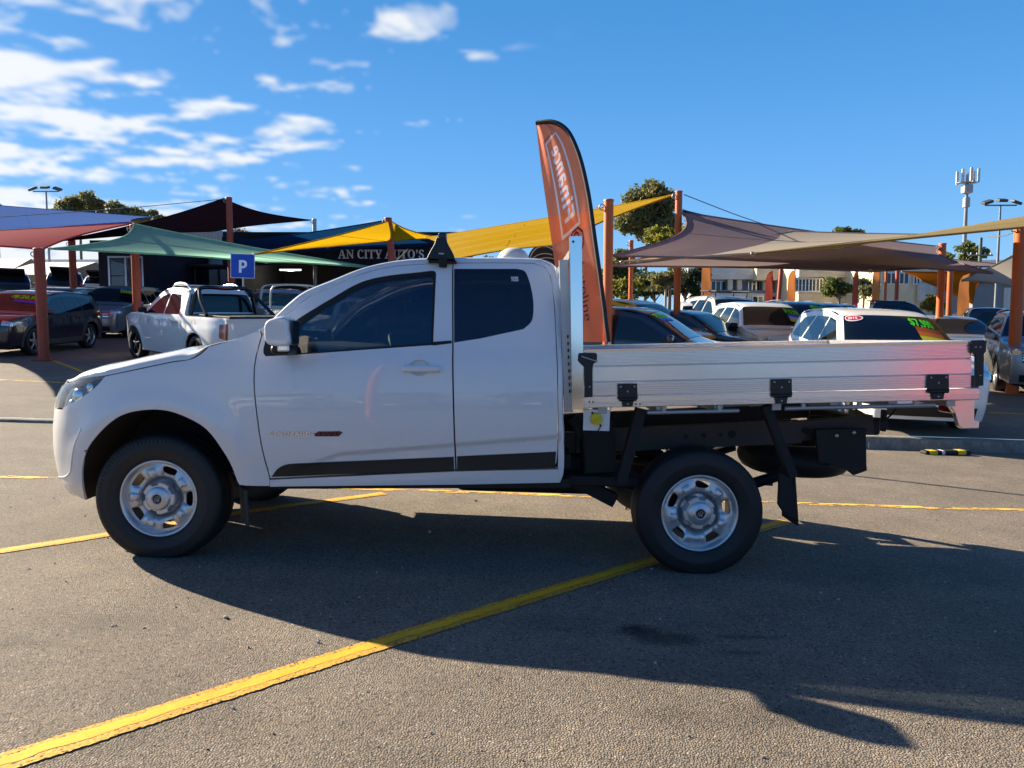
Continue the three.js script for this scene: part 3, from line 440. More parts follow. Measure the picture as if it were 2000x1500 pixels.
    const cap = mesh('hub_cap', [new THREE.ExtrudeGeometry(shapeOf(capPts), { depth: 0.03, bevelEnabled: true, bevelSize: 0.006, bevelThickness: 0.016, bevelSegments: 3 }).translate(0, 0, 0.06), lathe([[0.074, 0.05], [0.073, 0.1], [0.068, 0.112], [0.054, 0.12], [0.037, 0.123], [0.034, 0.127], [0.029, 0.127], [0.028, 0.12], [0, 0.12]], 36).rotateX(Math.PI / 2)], steelP, g);
    const em = canvasTex(128, 128, (x) => { x.fillStyle = '#15161a'; x.fillRect(0, 0, 128, 128); x.fillStyle = '#8d9096'; x.beginPath(); x.arc(76, 84, 17, 0, 7); x.fill(); x.lineWidth = 9; x.strokeStyle = '#9a9da3'; x.lineCap = 'round'; x.beginPath(); x.moveTo(28, 94); x.quadraticCurveTo(24, 52, 58, 34); x.quadraticCurveTo(92, 22, 100, 50); x.stroke(); x.beginPath(); x.moveTo(48, 104); x.quadraticCurveTo(44, 66, 72, 58); x.lineTo(92, 60); x.stroke(); x.lineWidth = 5; x.strokeStyle = '#777a80'; x.beginPath(); x.arc(64, 64, 58, 0, 7); x.stroke(); });
    mesh('emblem', new THREE.CircleGeometry(0.028, 32).translate(0, 0, 0.1215), new THREE.MeshStandardMaterial({ map: em, roughness: 0.3, metalness: 0.4 }), cap);
    if (s < 0) { for (const m of g.children) m.rotation.y = Math.PI; for (const m of g.children) m.position.z = -0.765; } else for (const m of g.children) m.position.z = 0.765;
    if (steer) g.rotation.y = 0;
    return c;
  }
  const cF = wheel(311, 973, 1), cR = wheel(1366, 1002, 1); wheel(311, 973, -1); wheel(1366, 1002, -1);
  // ------------------------------------------------------------ tray
  const t0 = Tz(1137, 797, 0.95), t1 = Tz(1912, 778, 0.95), ang = Math.atan2(t1[1] - t0[1], t1[0] - t0[0]) - 0.003, TL = t1[0] - t0[0];
  const TM = new THREE.Matrix4().makeTranslation(t0[0], t0[1], 0).multiply(new THREE.Matrix4().makeRotationZ(ang));
  const tr = (g) => g.applyMatrix4(TM), iTM = TM.clone().invert();
  const Q = (px, py, z = 0.95) => { const p = Tz(px, py, z), v = V(p[0], p[1], 0).applyMatrix4(iTM); return [v.x, v.y]; };   // photo point in tray axes
  const alu = std(0.86, 0.81, 0.78, 0.2, 0.76), aluSmooth = std(0.82, 0.83, 0.84, 0.1, 1);
  const topL = Q(1142, 680)[1], topR = Q(1893, 667)[1], g1 = (Q(1250, 716)[1] + Q(1880, 699)[1]) / 2, g2 = (Q(1250, 747)[1] + Q(1880, 728)[1]) / 2, g3 = (Q(1250, 776)[1] + Q(1800, 756)[1]) / 2, H = (topL + topR) / 2;
  const ds0 = Q(1141, 730)[0], ds1 = Q(1897, 730)[0];
  // an extruded plank: profile in (y,z) with shallow ribs
  const plank = (x0, x1, y0, y1, z, s, ribs, lip = 0) => { const p = []; p.push([y0, -0.03], [y0, -0.004], [y0 + 0.003, 0]); for (const r of ribs) { const y = lerp(y0, y1, r); p.push([y - 0.006, 0], [y - 0.004, -0.0035], [y + 0.002, -0.0035], [y + 0.004, 0]); } p.push([y1 - 0.003, 0]); if (lip) p.push([y1 - 0.02, 0.004], [y1 - 0.004, 0.006]); p.push([y1, -0.004 + lip], [y1, -0.03]); const pos = [], uv = []; for (let i = 0; i < p.length; i++) { const a = p[i], b = p[(i + 1) % p.length]; const A = [x0, a[0], s * (z + a[1])], B = [x1, a[0], s * (z + a[1])], C = [x1, b[0], s * (z + b[1])], D = [x0, b[0], s * (z + b[1])]; pos.push(...A, ...B, ...C, ...A, ...C, ...D); const L = x1 - x0; uv.push(0, a[0] * 4, L, a[0] * 4, L, b[0] * 4, 0, a[0] * 4, L, b[0] * 4, 0, b[0] * 4); } const g = new THREE.BufferGeometry(); g.setAttribute('position', new THREE.Float32BufferAttribute(pos, 3)); g.setAttribute('uv', new THREE.Float32BufferAttribute(uv, 2)); g.computeVertexNormals(); const ends = new THREE.ShapeGeometry(shapeOf(p.map((q) => [q[1] * s + z * s, q[0]]))); return tr(merge([g, ends.clone().rotateY(-Math.PI / 2).translate(x0, 0, 0).applyMatrix4(new THREE.Matrix4().makeScale(1, 1, 1)), ends.clone().rotateY(-Math.PI / 2).translate(x1, 0, 0)])); };
  for (const s of [1, -1]) {
    const dsd = new THREE.Group(); dsd.name = 'dropside'; truck.add(dsd);
    mesh('plank', plank(ds0, ds1, g1 + 0.002, H, 0.95, s, [0.1, 0.25, 0.4, 0.55, 0.72], 0.001), alu, dsd);
    mesh('plank', plank(ds0, ds1, g2 + 0.0015, g1 - 0.0015, 0.9515, s, []), alu, dsd);
    mesh('plank', plank(ds0, ds1, g3 + 0.003, g2 - 0.0015, 0.95, s, [0.18, 0.34, 0.5, 0.66, 0.84]), alu, dsd);
    mesh('plank_backing', tr(box(ds1 - ds0 - 0.01, H - g3 - 0.01, 0.008, (ds0 + ds1) / 2, (H + g3) / 2, s * 0.924)), alu, dsd);
    const coam = mesh('coaming_rail', plank(-0.012, TL + 0.005, 0, g3 - 0.002, 0.952, s, [0.18, 0.42], 0), alu, truck);
    const hinge = (px, py0, py1, w) => { const a = Q(px, py0), b = Q(px, py1), x = a[0], hh = a[1] - b[1]; const pts = [[-w, a[1]], [w, a[1]], [w * 1.03, a[1] - hh * 0.5], [w * 1.08, a[1] - hh * 0.66], [w * 0.62, a[1] - hh * 0.72], [w * 0.5, b[1]], [-w * 0.5, b[1]], [-w * 0.62, a[1] - hh * 0.72], [-w * 1.08, a[1] - hh * 0.66], [-w * 1.03, a[1] - hh * 0.5]].map((p) => [p[0] + x, p[1]]); const g = new THREE.ExtrudeGeometry(shapeOf(pts), { depth: 0.007, bevelEnabled: true, bevelSize: 0.002, bevelThickness: 0.002, bevelSegments: 2 }); const hm = mesh('hinge', [tr(g.translate(0, 0, s > 0 ? 0.955 : -0.964)), tr(new THREE.CylinderGeometry(0.011, 0.011, w * 1.9, 12).rotateZ(Math.PI / 2).translate(x, a[1] - hh * 0.68, s * 0.966))], M.black, truck); const bolts = [[-w * 0.75, -0.014], [w * 0.75, -0.014], [0, -hh * 0.33], [0, -hh * 0.9]].map(([bx, by]) => tr(new THREE.SphereGeometry(0.0062, 10, 6).scale(1, 1, 0.6).translate(x + bx, a[1] + by, s * 0.966))); for (const b2 of bolts) mesh('bolt', b2, M.steel, hm); };
    hinge(1225, 750, 793, 0.052); hinge(1525, 741, 787, 0.055); hinge(1830.5, 732, 779, 0.056);
    const latch = (pts, b) => { const q = pts.map((p) => Q(...p)), g = new THREE.ExtrudeGeometry(shapeOf(q), { depth: 0.01, bevelEnabled: true, bevelSize: 0.0025, bevelThickness: 0.003, bevelSegments: 2 }); const lm = mesh('latch', tr(g.translate(0, 0, s > 0 ? 0.957 : -0.97)), M.black, truck); for (const p of b) { const c = Q(...p); mesh('bolt', tr(new THREE.SphereGeometry(0.0062, 10, 6).translate(c[0], c[1], s * 0.972)), M.steel, lm); } return lm; };
    const l1 = latch([[1130, 692], [1132, 690], [1162, 690], [1165, 693], [1164, 705], [1157, 711], [1156, 722], [1156, 774], [1142, 775], [1141, 716], [1134, 710], [1129, 704]], [[1151, 755]]);
    const la = Q(1135, 696), lb2 = Q(1166, 706); mesh('latch_lever', tr(bar(V(la[0], la[1], s * 0.975), V(lb2[0], lb2[1], s * 0.978), 0.005, 0.004, 8)), M.steel, l1);
    latch([[1893, 667], [1896, 665.5], [1918, 665], [1922, 668], [1921, 686], [1917, 690], [1916, 752], [1902.5, 753], [1902, 692], [1895, 688]], [[1901, 678], [1910, 678], [1909.5, 733]]);
    const rail = (a, b, y, posts) => { const A = Q(a, y[0]), B = Q(b, y[1]); const rg = mesh('rope_rail', tr(bar(V(A[0], A[1], s * 0.92), V(B[0], B[1], s * 0.92), 0.0125, 0.0125, 12)), M.galv, truck); for (const p of posts) { const t = (p - a) / (b - a), X = lerp(A[0], B[0], t), Y = lerp(A[1], B[1], t); mesh('rail_post', tr(bar(V(X, Y, s * 0.92), V(X, 0.02, s * 0.92), 0.014, 0.014, 10)), M.galv, rg); } };
    rail(1266, 1446, [807, 803], [1299, 1408]); rail(1537, 1832, [799, 792], [1573, 1683, 1793]);
    // small studs near the hinges
    for (const px of [1151, 1158, 1242, 1250]) { const c = Q(px, px < 1200 ? 785 : 789); mesh('rivet', tr(new THREE.SphereGeometry(0.005, 8, 6).translate(c[0], c[1], s * 0.953)), M.black, coam); }
  }
  // tray floor, cross bearers and tail board
  mesh('tray_floor', tr(box(TL - 0.02, 0.03, 1.84, TL / 2, g3 - 0.02, 0)), alu, truck);
  for (let k = 0; k < 7; k++) mesh('cross_bearer', tr(box(0.05, 0.055, 1.82, 0.12 + k * (TL - 0.25) / 6, -0.012, 0)), M.galv, truck);
  mesh('tailgate', tr(merge([box(0.03, H - g3 - 0.012, 1.8, TL - 0.035, (H + g3) / 2 - 0.004, 0), box(0.036, 0.02, 1.8, TL - 0.035, H - 0.01, 0), box(0.036, 0.012, 1.8, TL - 0.035, g1, 0), box(0.036, 0.012, 1.8, TL - 0.035, g2, 0)])), alu, truck);
  // headboard: corner posts, cross rails, mesh bars
  const hb = new THREE.Group(); hb.name = 'headboard'; truck.add(hb);
  const pT = Tz(1112, 461, 0.955), pB = Tz(1141, 800, 0.955), pw = 0.072;
  for (const s of [1, -1]) {
    mesh('corner_post', beam(V(pT[0] + pw / 2, pT[1], s * 0.922), V(pB[0] - pw / 2, pB[1], s * 0.922), 0.066, pw), aluSmooth, hb);
    const h0 = Tz(1124, 472, 0.96); mesh('bolt', new THREE.SphereGeometry(0.009, 10, 6).scale(1, 1, 0.4).translate(h0[0] - 0.012, h0[1], s * 0.956), M.black, hb);
  }
  const iT = Tz(1102, 508, 0.86), iB = Tz(1112, 805, 0.86);
  for (const s of [1, -1]) { mesh('inner_post', beam(V(iT[0] - 0.005, iT[1], s * 0.86), V(iB[0] - 0.005, iB[1], s * 0.86), 0.05, 0.04), M.steel, hb); for (let k = 0; k < 9; k++) { const t = 0.5 + k * 0.045; mesh('slot', box(0.008, 0.02, 0.004, lerp(iT[0], iB[0], t) + 0.004, lerp(iT[1], iB[1], t), s * 0.887), M.rubber, hb); } }
  for (const y of [1.86, 1.66, 1.42, 1.18, 1.0]) mesh('cross_rail', box(0.035, 0.05, 1.78, lerp(pT[0], pB[0], clamp((pT[1] - y) / (pT[1] - pB[1]))) + 0.02, y - 0.04, 0), alu, hb);
  for (let k = 0; k < 9; k++) { const z = -0.72 + k * 0.18; mesh('upright_bar', bar(V(pT[0] + 0.032, 1.64, z), V(pB[0] - 0.045, 1.0, z), 0.009, 0.009, 8), alu, hb); }
  // fuel filler plate and cap
  const fp0 = Tz(1140, 799, 0.9), fp1 = Tz(1190, 842, 0.9), fc = Tz(1164, 818, 0.9);
  const ff = mesh('fuel_filler', rbox(fp1[0] - fp0[0], fp0[1] - fp1[1], 0.012, 0.004, (fp0[0] + fp1[0]) / 2, (fp0[1] + fp1[1]) / 2, 0.9), std(0.72, 0.72, 0.72, 0.4), truck);
  const yc = std(0.68, 0.5, 0.02, 0.45);
  mesh('fuel_cap', [new THREE.CylinderGeometry(0.033, 0.036, 0.03, 28).rotateX(Math.PI / 2).translate(fc[0], fc[1], 0.92), rbox(0.06, 0.014, 0.014, 0.006, fc[0], fc[1], 0.938, 0, 0, 0.5)], yc, ff);
  mesh('cap_tether', tube([[fc[0] + 0.03, fc[1] - 0.035, 0.912], [fc[0] + 0.0, fc[1] - 0.09, 0.91], [fc[0] - 0.05, fc[1] - 0.17, 0.88], [fc[0] - 0.04, fc[1] - 0.26, 0.8]], 0.003, 16, 5), M.rubber, ff);
  for (const [a, b] of [[-0.022, 0.034], [0.026, -0.036]]) mesh('bolt', new THREE.SphereGeometry(0.007, 8, 6).translate(fc[0] + a, fc[1] + b, 0.908), M.black, ff);
  // mudguard stays, flap, tail bracket, rear guard
  for (const s of [1, -1]) {
    const st = (p, q, z, w = 0.05) => { const a = Tz(...p, z), b = Tz(...q, z); return beam(V(a[0], a[1], s * z), V(b[0], b[1], s * z), 0.06, w); };
    mesh('mudguard_stay', st([1252, 798], [1212, 942], 0.86, 0.07), M.rubber, truck); mesh('mudguard_stay', st([1494, 792], [1548, 930], 0.86, 0.05), M.rubber, truck);
    const fl = [[1522, 925], [1546, 932], [1552, 975], [1558, 1015], [1534, 1004], [1521, 985], [1523, 950]].map((p) => Tz(...p, 0.87)); mesh('mud_flap', new THREE.ExtrudeGeometry(shapeOf(fl), { depth: 0.02, bevelEnabled: true, bevelSize: 0.004, bevelThickness: 0.004, bevelSegments: 2 }).translate(0, 0, s > 0 ? 0.85 : -0.87).applyMatrix4(new THREE.Matrix4()), M.rubber, truck);
    const flapIn = box(0.012, 0.32, 0.24, Tz(1540, 960, 0.75)[0], Tz(1540, 965, 0.75)[1], s * 0.75, 0, 0, 0.12); mesh('mud_flap', flapIn, M.rubber, truck);
    const ff1 = Tz(478, 985, 0.72); mesh('mud_flap', rbox(0.02, 0.22, 0.2, 0.008, ff1[0], ff1[1], s * 0.73, 0, 0.5 * s, 0.06), std(0.06, 0.055, 0.05, 0.8), truck);
    const tb = [[1851, 783], [1902, 781], [1901, 822], [1911, 823], [1910, 835], [1880, 836], [1874, 832], [1866, 806], [1852, 786]].map((p) => Tz(...p, 0.9)); mesh('tail_bracket', new THREE.ExtrudeGeometry(shapeOf(tb), { depth: 0.03, bevelEnabled: true, bevelSize: 0.004, bevelThickness: 0.004, bevelSegments: 2 }).translate(0, 0, s > 0 ? 0.87 : -0.9), alu, truck);
    const bk = [[1594, 840], [1690, 838], [1691, 905], [1692, 918], [1668, 927], [1655, 917], [1600, 898]].map((p) => Tz(...p, 0.62)); mesh('rear_guard', new THREE.ExtrudeGeometry(shapeOf(bk), { depth: 0.02, bevelEnabled: true, bevelSize: 0.004, bevelThickness: 0.004, bevelSegments: 2 }).translate(0, 0, s > 0 ? 0.6 : -0.62), M.chassis, truck);
    for (const p of [[1668, 845], [1634, 851]]) { const c = Tz(...p, 0.63); mesh('bolt', new THREE.SphereGeometry(0.013, 10, 8).scale(1, 1, 0.5).translate(c[0], c[1], s * 0.63), M.steel, truck); }
    // chassis rail under the tray, leaf spring
    const ca = Tz(1130, 862, 0.5), cb = Tz(1560, 842, 0.5), cc = Tz(1700, 828, 0.5);
    mesh('chassis_rail', [beam(V(-2.3, 0.56, s * 0.46), V(ca[0], ca[1] - 0.02, s * 0.46), 0.08, 0.15), beam(V(ca[0] - 0.02, ca[1], s * 0.5), V(cb[0], cb[1], s * 0.5), 0.09, 0.14), beam(V(cb[0] - 0.02, cb[1], s * 0.5), V(cc[0], cc[1], s * 0.5), 0.08, 0.12)], std(0.022, 0.021, 0.02, 0.55), truck);
    for (const [hx, hr] of [[1340, 0.012], [1375, 0.016], [1408, 0.012], [1430, 0.024], [1240, 0.014], [1575, 0.02]]) { const t = (hx - 1130) / 430, q = Tz(hx, lerp(862, 842, t), 0.55); mesh('rail_hole', new THREE.CylinderGeometry(hr, hr, 0.006, 14).rotateX(Math.PI / 2).translate(q[0], q[1], s * 0.5475), M.rubber, truck); }
    mesh('leaf_spring', tube([[cR[0] - 0.62, cR[1] + 0.16, s * 0.56], [cR[0] - 0.2, cR[1] + 0.075, s * 0.56], [cR[0] + 0.2, cR[1] + 0.075, s * 0.56], [cR[0] + 0.62, cR[1] + 0.2, s * 0.56]], 0.035, 24, 8), M.chassis, truck);
  }
  mesh('rear_axle', [bar(V(cR[0], cR[1], -0.7), V(cR[0], cR[1], 0.7), 0.045, 0.045, 16), new THREE.SphereGeometry(0.15, 20, 14).translate(cR[0], cR[1], 0)], M.chassis, truck);
  mesh('front_axle', [bar(V(cF[0], cF[1], -0.7), V(cF[0], cF[1], 0.7), 0.04, 0.04, 14), rbox(1.1, 0.22, 0.9, 0.05, -2.0, 0.55, 0), rbox(0.7, 0.2, 0.6, 0.08, -1.2, 0.42, 0)], M.chassis, truck);
  mesh('drive_shaft', bar(V(-0.9, 0.42, 0), V(cR[0], cR[1], 0), 0.04, 0.04, 12), M.chassis, truck);
  mesh('fuel_tank', rbox(0.95, 0.26, 0.42, 0.06, 0.1, 0.5, 0.35), M.chassis, truck);
  mesh('cab_brace', [rbox(0.2, 0.34, 0.4, 0.02, 0.5, 0.7, 0.5, 0, 0, 0.1), beam(V(0.34, 0.86, 0.66), V(0.66, 0.44, 0.66), 0.04, 0.06), beam(V(0.62, 0.9, 0.6), V(0.42, 0.5, 0.6), 0.05, 0.04), rbox(0.5, 0.06, 0.5, 0.01, 0.5, 0.5, 0.5), beam(V(0.33, 0.5, 0.6), V(0.62, 0.36, 0.6), 0.1, 0.08)], M.chassis, truck);
  mesh('battery_box', rbox(0.3, 0.24, 0.3, 0.04, 0.52, 0.62, -0.5), M.chassis, truck);
  { const c = Tz(1560, 890, 0.1); const sp = mesh('spare_tyre', new THREE.TorusGeometry(0.27, 0.105, 14, 40).rotateX(Math.PI / 2 + 0.02).translate(c[0] + 0.0, c[1] - 0.01, 0), M.tyre, truck); }
  { const a = Tz(1488, 943, 0.3), b = Tz(1507, 945, 0.3); mesh('exhaust_pipe', tube([[-0.4, 0.4, -0.3], [0.6, 0.48, -0.35], [1.1, 0.6, -0.42], [a[0] - 0.2, a[1] + 0.03, -0.4]], 0.028, 30, 10), M.chassis, truck); mesh('shock_mount', beam(V(a[0] - 0.15, a[1], 0.3), V(b[0], b[1], 0.3), 0.05, 0.018), M.chassis, truck); }
  const tbA = Tz(1690, 830, 0.3), tbB = Tz(1745, 842, 0.2);
  mesh('tow_bar', [rbox(0.1, 0.1, 0.9, 0.02, tbA[0] - 0.02, tbA[1], 0), beam(V(tbA[0] - 0.25, tbA[1], 0), V(tbB[0] + 0.05, tbB[1] + 0.02, 0), 0.06, 0.05), rbox(0.025, 0.15, 0.05, 0.006, tbB[0] + 0.03, tbB[1] + 0.05, 0.0)], M.chassis, truck);
  mesh('wheel_well', [box(1.0, 0.012, 0.3, cR[0] - 0.02, cR[1] + 0.66, 0.72), box(1.0, 0.012, 0.3, cR[0] - 0.02, cR[1] + 0.66, -0.72)], M.rubber, truck);
  mesh('tail_lamp', [1, -1].map((s) => tr(rbox(0.03, 0.09, 0.26, 0.01, TL + 0.005, -0.06, s * 0.7))), M.tail, truck);
  // wires hanging by the tail
  { const a = Tz(1690, 842, 0.4), b = Tz(1730, 828, 0.4); mesh('wiring', tube([[a[0] - 0.1, a[1] + 0.05, 0.4], [a[0], a[1] + 0.02, 0.42], [b[0], b[1] + 0.03, 0.4], [b[0] + 0.08, b[1] + 0.12, 0.4]], 0.006, 20, 6), M.rubber, truck); const c = Tz(1600, 905, 0.55); mesh('wiring', tube([[c[0], c[1] + 0.1, 0.5], [c[0] - 0.01, c[1] + 0.005, 0.55], [c[0] + 0.06, c[1] - 0.005, 0.55], [c[0] + 0.12, c[1] + 0.0, 0.5]], 0.006, 20, 6), M.rubber, truck); }
}
// ---------------------------------------------------------------- parked cars
const circle = (n, fn) => Array.from({ length: n }, (_, i) => fn(i / n * Math.PI * 2));
const wheelCache = new Map();
function carWheel(r, style) {
  const key = r + style; if (wheelCache.has(key)) return wheelCache.get(key);
  const rr_ = r * (style === 'steel' ? 0.6 : 0.68), tyre = lathe([[rr_, -0.1], [rr_ + 0.02, -0.108], [r - 0.03, -0.11], [r - 0.006, -0.095], [r, -0.07], [r, 0.07], [r - 0.006, 0.095], [r - 0.03, 0.11], [rr_ + 0.02, 0.108], [rr_, 0.1]], 40).rotateX(Math.PI / 2);
  const rim = [lathe([[rr_ - 0.02, -0.09], [rr_ - 0.02, 0.07], [rr_, 0.095], [rr_ + 0.008, 0.1], [rr_ + 0.008, 0.09]], 40).rotateX(Math.PI / 2), new THREE.CylinderGeometry(0.07, 0.075, 0.05, 20).rotateX(Math.PI / 2).translate(0, 0, 0.062)];
  const n = style === 'ten' ? 10 : 5, w = style === 'ten' ? 0.03 : 0.055;
  for (let k = 0; k < n; k++) { const a = k / n * Math.PI * 2; rim.push(new RoundedBoxGeometry(w, rr_ - 0.045, 0.03, 1, 0.008).applyMatrix4(new THREE.Matrix4().makeRotationX(-0.12)).translate(0, rr_ / 2 + 0.012, 0.068).applyMatrix4(new THREE.Matrix4().makeRotationZ(a))); }
  const o = { tyre, rim: merge(rim), disc: new THREE.CylinderGeometry(rr_ - 0.03, rr_ - 0.03, 0.02, 28).rotateX(Math.PI / 2).translate(0, 0, 0.0) };
  wheelCache.set(key, o); return o;
}
// profiles: rows [x, y, bulge x, bulge y, squareness] from the front valance over the roof to the rear valance; ws = rows of screen foot and head, rw = rows of rear window head and foot
const KINDS = {
  suv: { L: 4.5, W: 1.84, wb: 2.65, r: 0.345, fo: 0.9, belt: [1.0, 1.06], p: [[-2.08, 0.22, -0.13, 0], [-2.12, 0.42, -0.15, 0], [-2.12, 0.7, -0.14, 0.01], [-2.06, 0.86, -0.1, 0.06], [-1.7, 0.98, -0.02, 0.06], [-1.12, 1.06, -0.04, 0.05], [-0.38, 1.5, -0.09, 0.05], [0.3, 1.585, 0, 0.055], [1.1, 1.57, 0, 0.055], [1.78, 1.49, 0.05, 0.05], [2.06, 1.08, 0.09, 0.01], [2.1, 0.85, 0.09, 0], [2.12, 0.5, 0.09, 0], [2.06, 0.26, 0.06, 0]], ws: [5, 6], rw: [9, 10],
    win: [[[-0.93, 1.045], [-0.28, 1.44], [0.06, 1.485], [0.1, 1.06]], [[0.17, 1.06], [0.13, 1.49], [0.75, 1.49], [0.98, 1.1]], [[1.06, 1.105], [0.86, 1.485], [1.42, 1.44], [1.68, 1.17], [1.6, 1.12]]], doors: [[[-0.98, 0.36], [-0.96, 1.0], [0.1, 1.03], [0.12, 0.34]], [[0.15, 0.34], [0.13, 1.03], [0.98, 1.07], [0.86, 0.72], [0.72, 0.36]]] },
  hatch: { L: 4.1, W: 1.74, wb: 2.5, r: 0.315, fo: 0.82, belt: [0.93, 1.0], p: [[-1.9, 0.2, -0.13, 0], [-1.94, 0.4, -0.14, 0], [-1.92, 0.62, -0.13, 0.01], [-1.84, 0.76, -0.08, 0.06], [-1.5, 0.88, -0.02, 0.06], [-1.02, 0.96, -0.04, 0.05], [-0.25, 1.4, -0.1, 0.05], [0.3, 1.47, 0, 0.055], [0.95, 1.45, 0, 0.055], [1.45, 1.37, 0.05, 0.05], [1.82, 1.02, 0.09, 0.02], [1.9, 0.8, 0.08, 0], [1.92, 0.5, 0.08, 0], [1.86, 0.24, 0.06, 0]], ws: [5, 6], rw: [9, 10],
    win: [[[-0.85, 0.95], [-0.16, 1.34], [0.1, 1.375], [0.12, 0.97]], [[0.19, 0.97], [0.17, 1.38], [0.7, 1.37], [0.92, 1.01]], [[1.0, 1.015], [0.8, 1.365], [1.18, 1.33], [1.42, 1.08]]], doors: [[[-0.9, 0.32], [-0.88, 0.92], [0.12, 0.94], [0.14, 0.3]], [[0.17, 0.3], [0.16, 0.94], [0.92, 0.97], [0.82, 0.66], [0.7, 0.32]]] },
  sedan: { L: 4.75, W: 1.82, wb: 2.75, r: 0.325, fo: 0.92, belt: [0.92, 0.98], p: [[-2.2, 0.2, -0.13, 0], [-2.24, 0.38, -0.15, 0], [-2.22, 0.6, -0.13, 0.01], [-2.14, 0.73, -0.08, 0.06], [-1.7, 0.86, -0.02, 0.06], [-1.1, 0.95, -0.04, 0.05], [-0.28, 1.36, -0.1, 0.05], [0.2, 1.43, 0, 0.055], [0.75, 1.4, 0, 0.055], [1.15, 1.3, 0.03, 0.06], [1.78, 1.02, 0.03, 0.06], [2.18, 0.95, 0.06, 0.05], [2.26, 0.8, 0.08, 0], [2.26, 0.5, 0.08, 0], [2.2, 0.24, 0.06, 0]], ws: [5, 6], rw: [9, 10],
    win: [[[-0.92, 0.94], [-0.2, 1.3], [0.1, 1.335], [0.13, 0.96]], [[0.2, 0.965], [0.17, 1.335], [0.68, 1.31], [1.12, 1.0]]], doors: [[[-0.98, 0.32], [-0.96, 0.91], [0.13, 0.93], [0.15, 0.3]], [[0.18, 0.3], [0.17, 0.93], [1.05, 0.965], [0.98, 0.7], [0.82, 0.32]]] },
  pickup: { L: 5.25, W: 1.86, wb: 3.15, r: 0.385, fo: 0.9, belt: [1.14, 1.17], p: [[-2.42, 0.38, -0.12, 0], [-2.46, 0.55, -0.14, 0], [-2.46, 0.85, -0.13, 0.01], [-2.38, 1.02, -0.08, 0.06], [-1.9, 1.12, -0.02, 0.06], [-1.25, 1.18, -0.04, 0.05], [-0.55, 1.66, -0.09, 0.05], [-0.1, 1.75, 0, 0.055], [0.45, 1.74, 0, 0.055], [0.74, 1.66, 0.03, 0.05], [0.9, 1.2, 0.02, 0.01], [1.02, 1.17, 0, 0.01], [1.9, 1.18, 0, 0.01], [2.56, 1.18, 0.02, 0.01], [2.6, 1.1, 0.03, 0], [2.6, 0.7, 0.03, 0], [2.58, 0.5, 0.03, 0]], ws: [5, 6], rw: [9, 10],
    win: [[[-1.05, 1.17], [-0.46, 1.58], [-0.16, 1.64], [-0.14, 1.18]], [[-0.07, 1.18], [-0.08, 1.645], [0.4, 1.63], [0.6, 1.34], [0.62, 1.2]]], doors: [[[-1.08, 0.5], [-1.06, 1.12], [-0.15, 1.14], [-0.12, 0.5]], [[-0.09, 0.5], [-0.12, 1.14], [0.62, 1.16], [0.68, 0.9], [0.5, 0.5]]] },
};
const DECAL = { price: null };
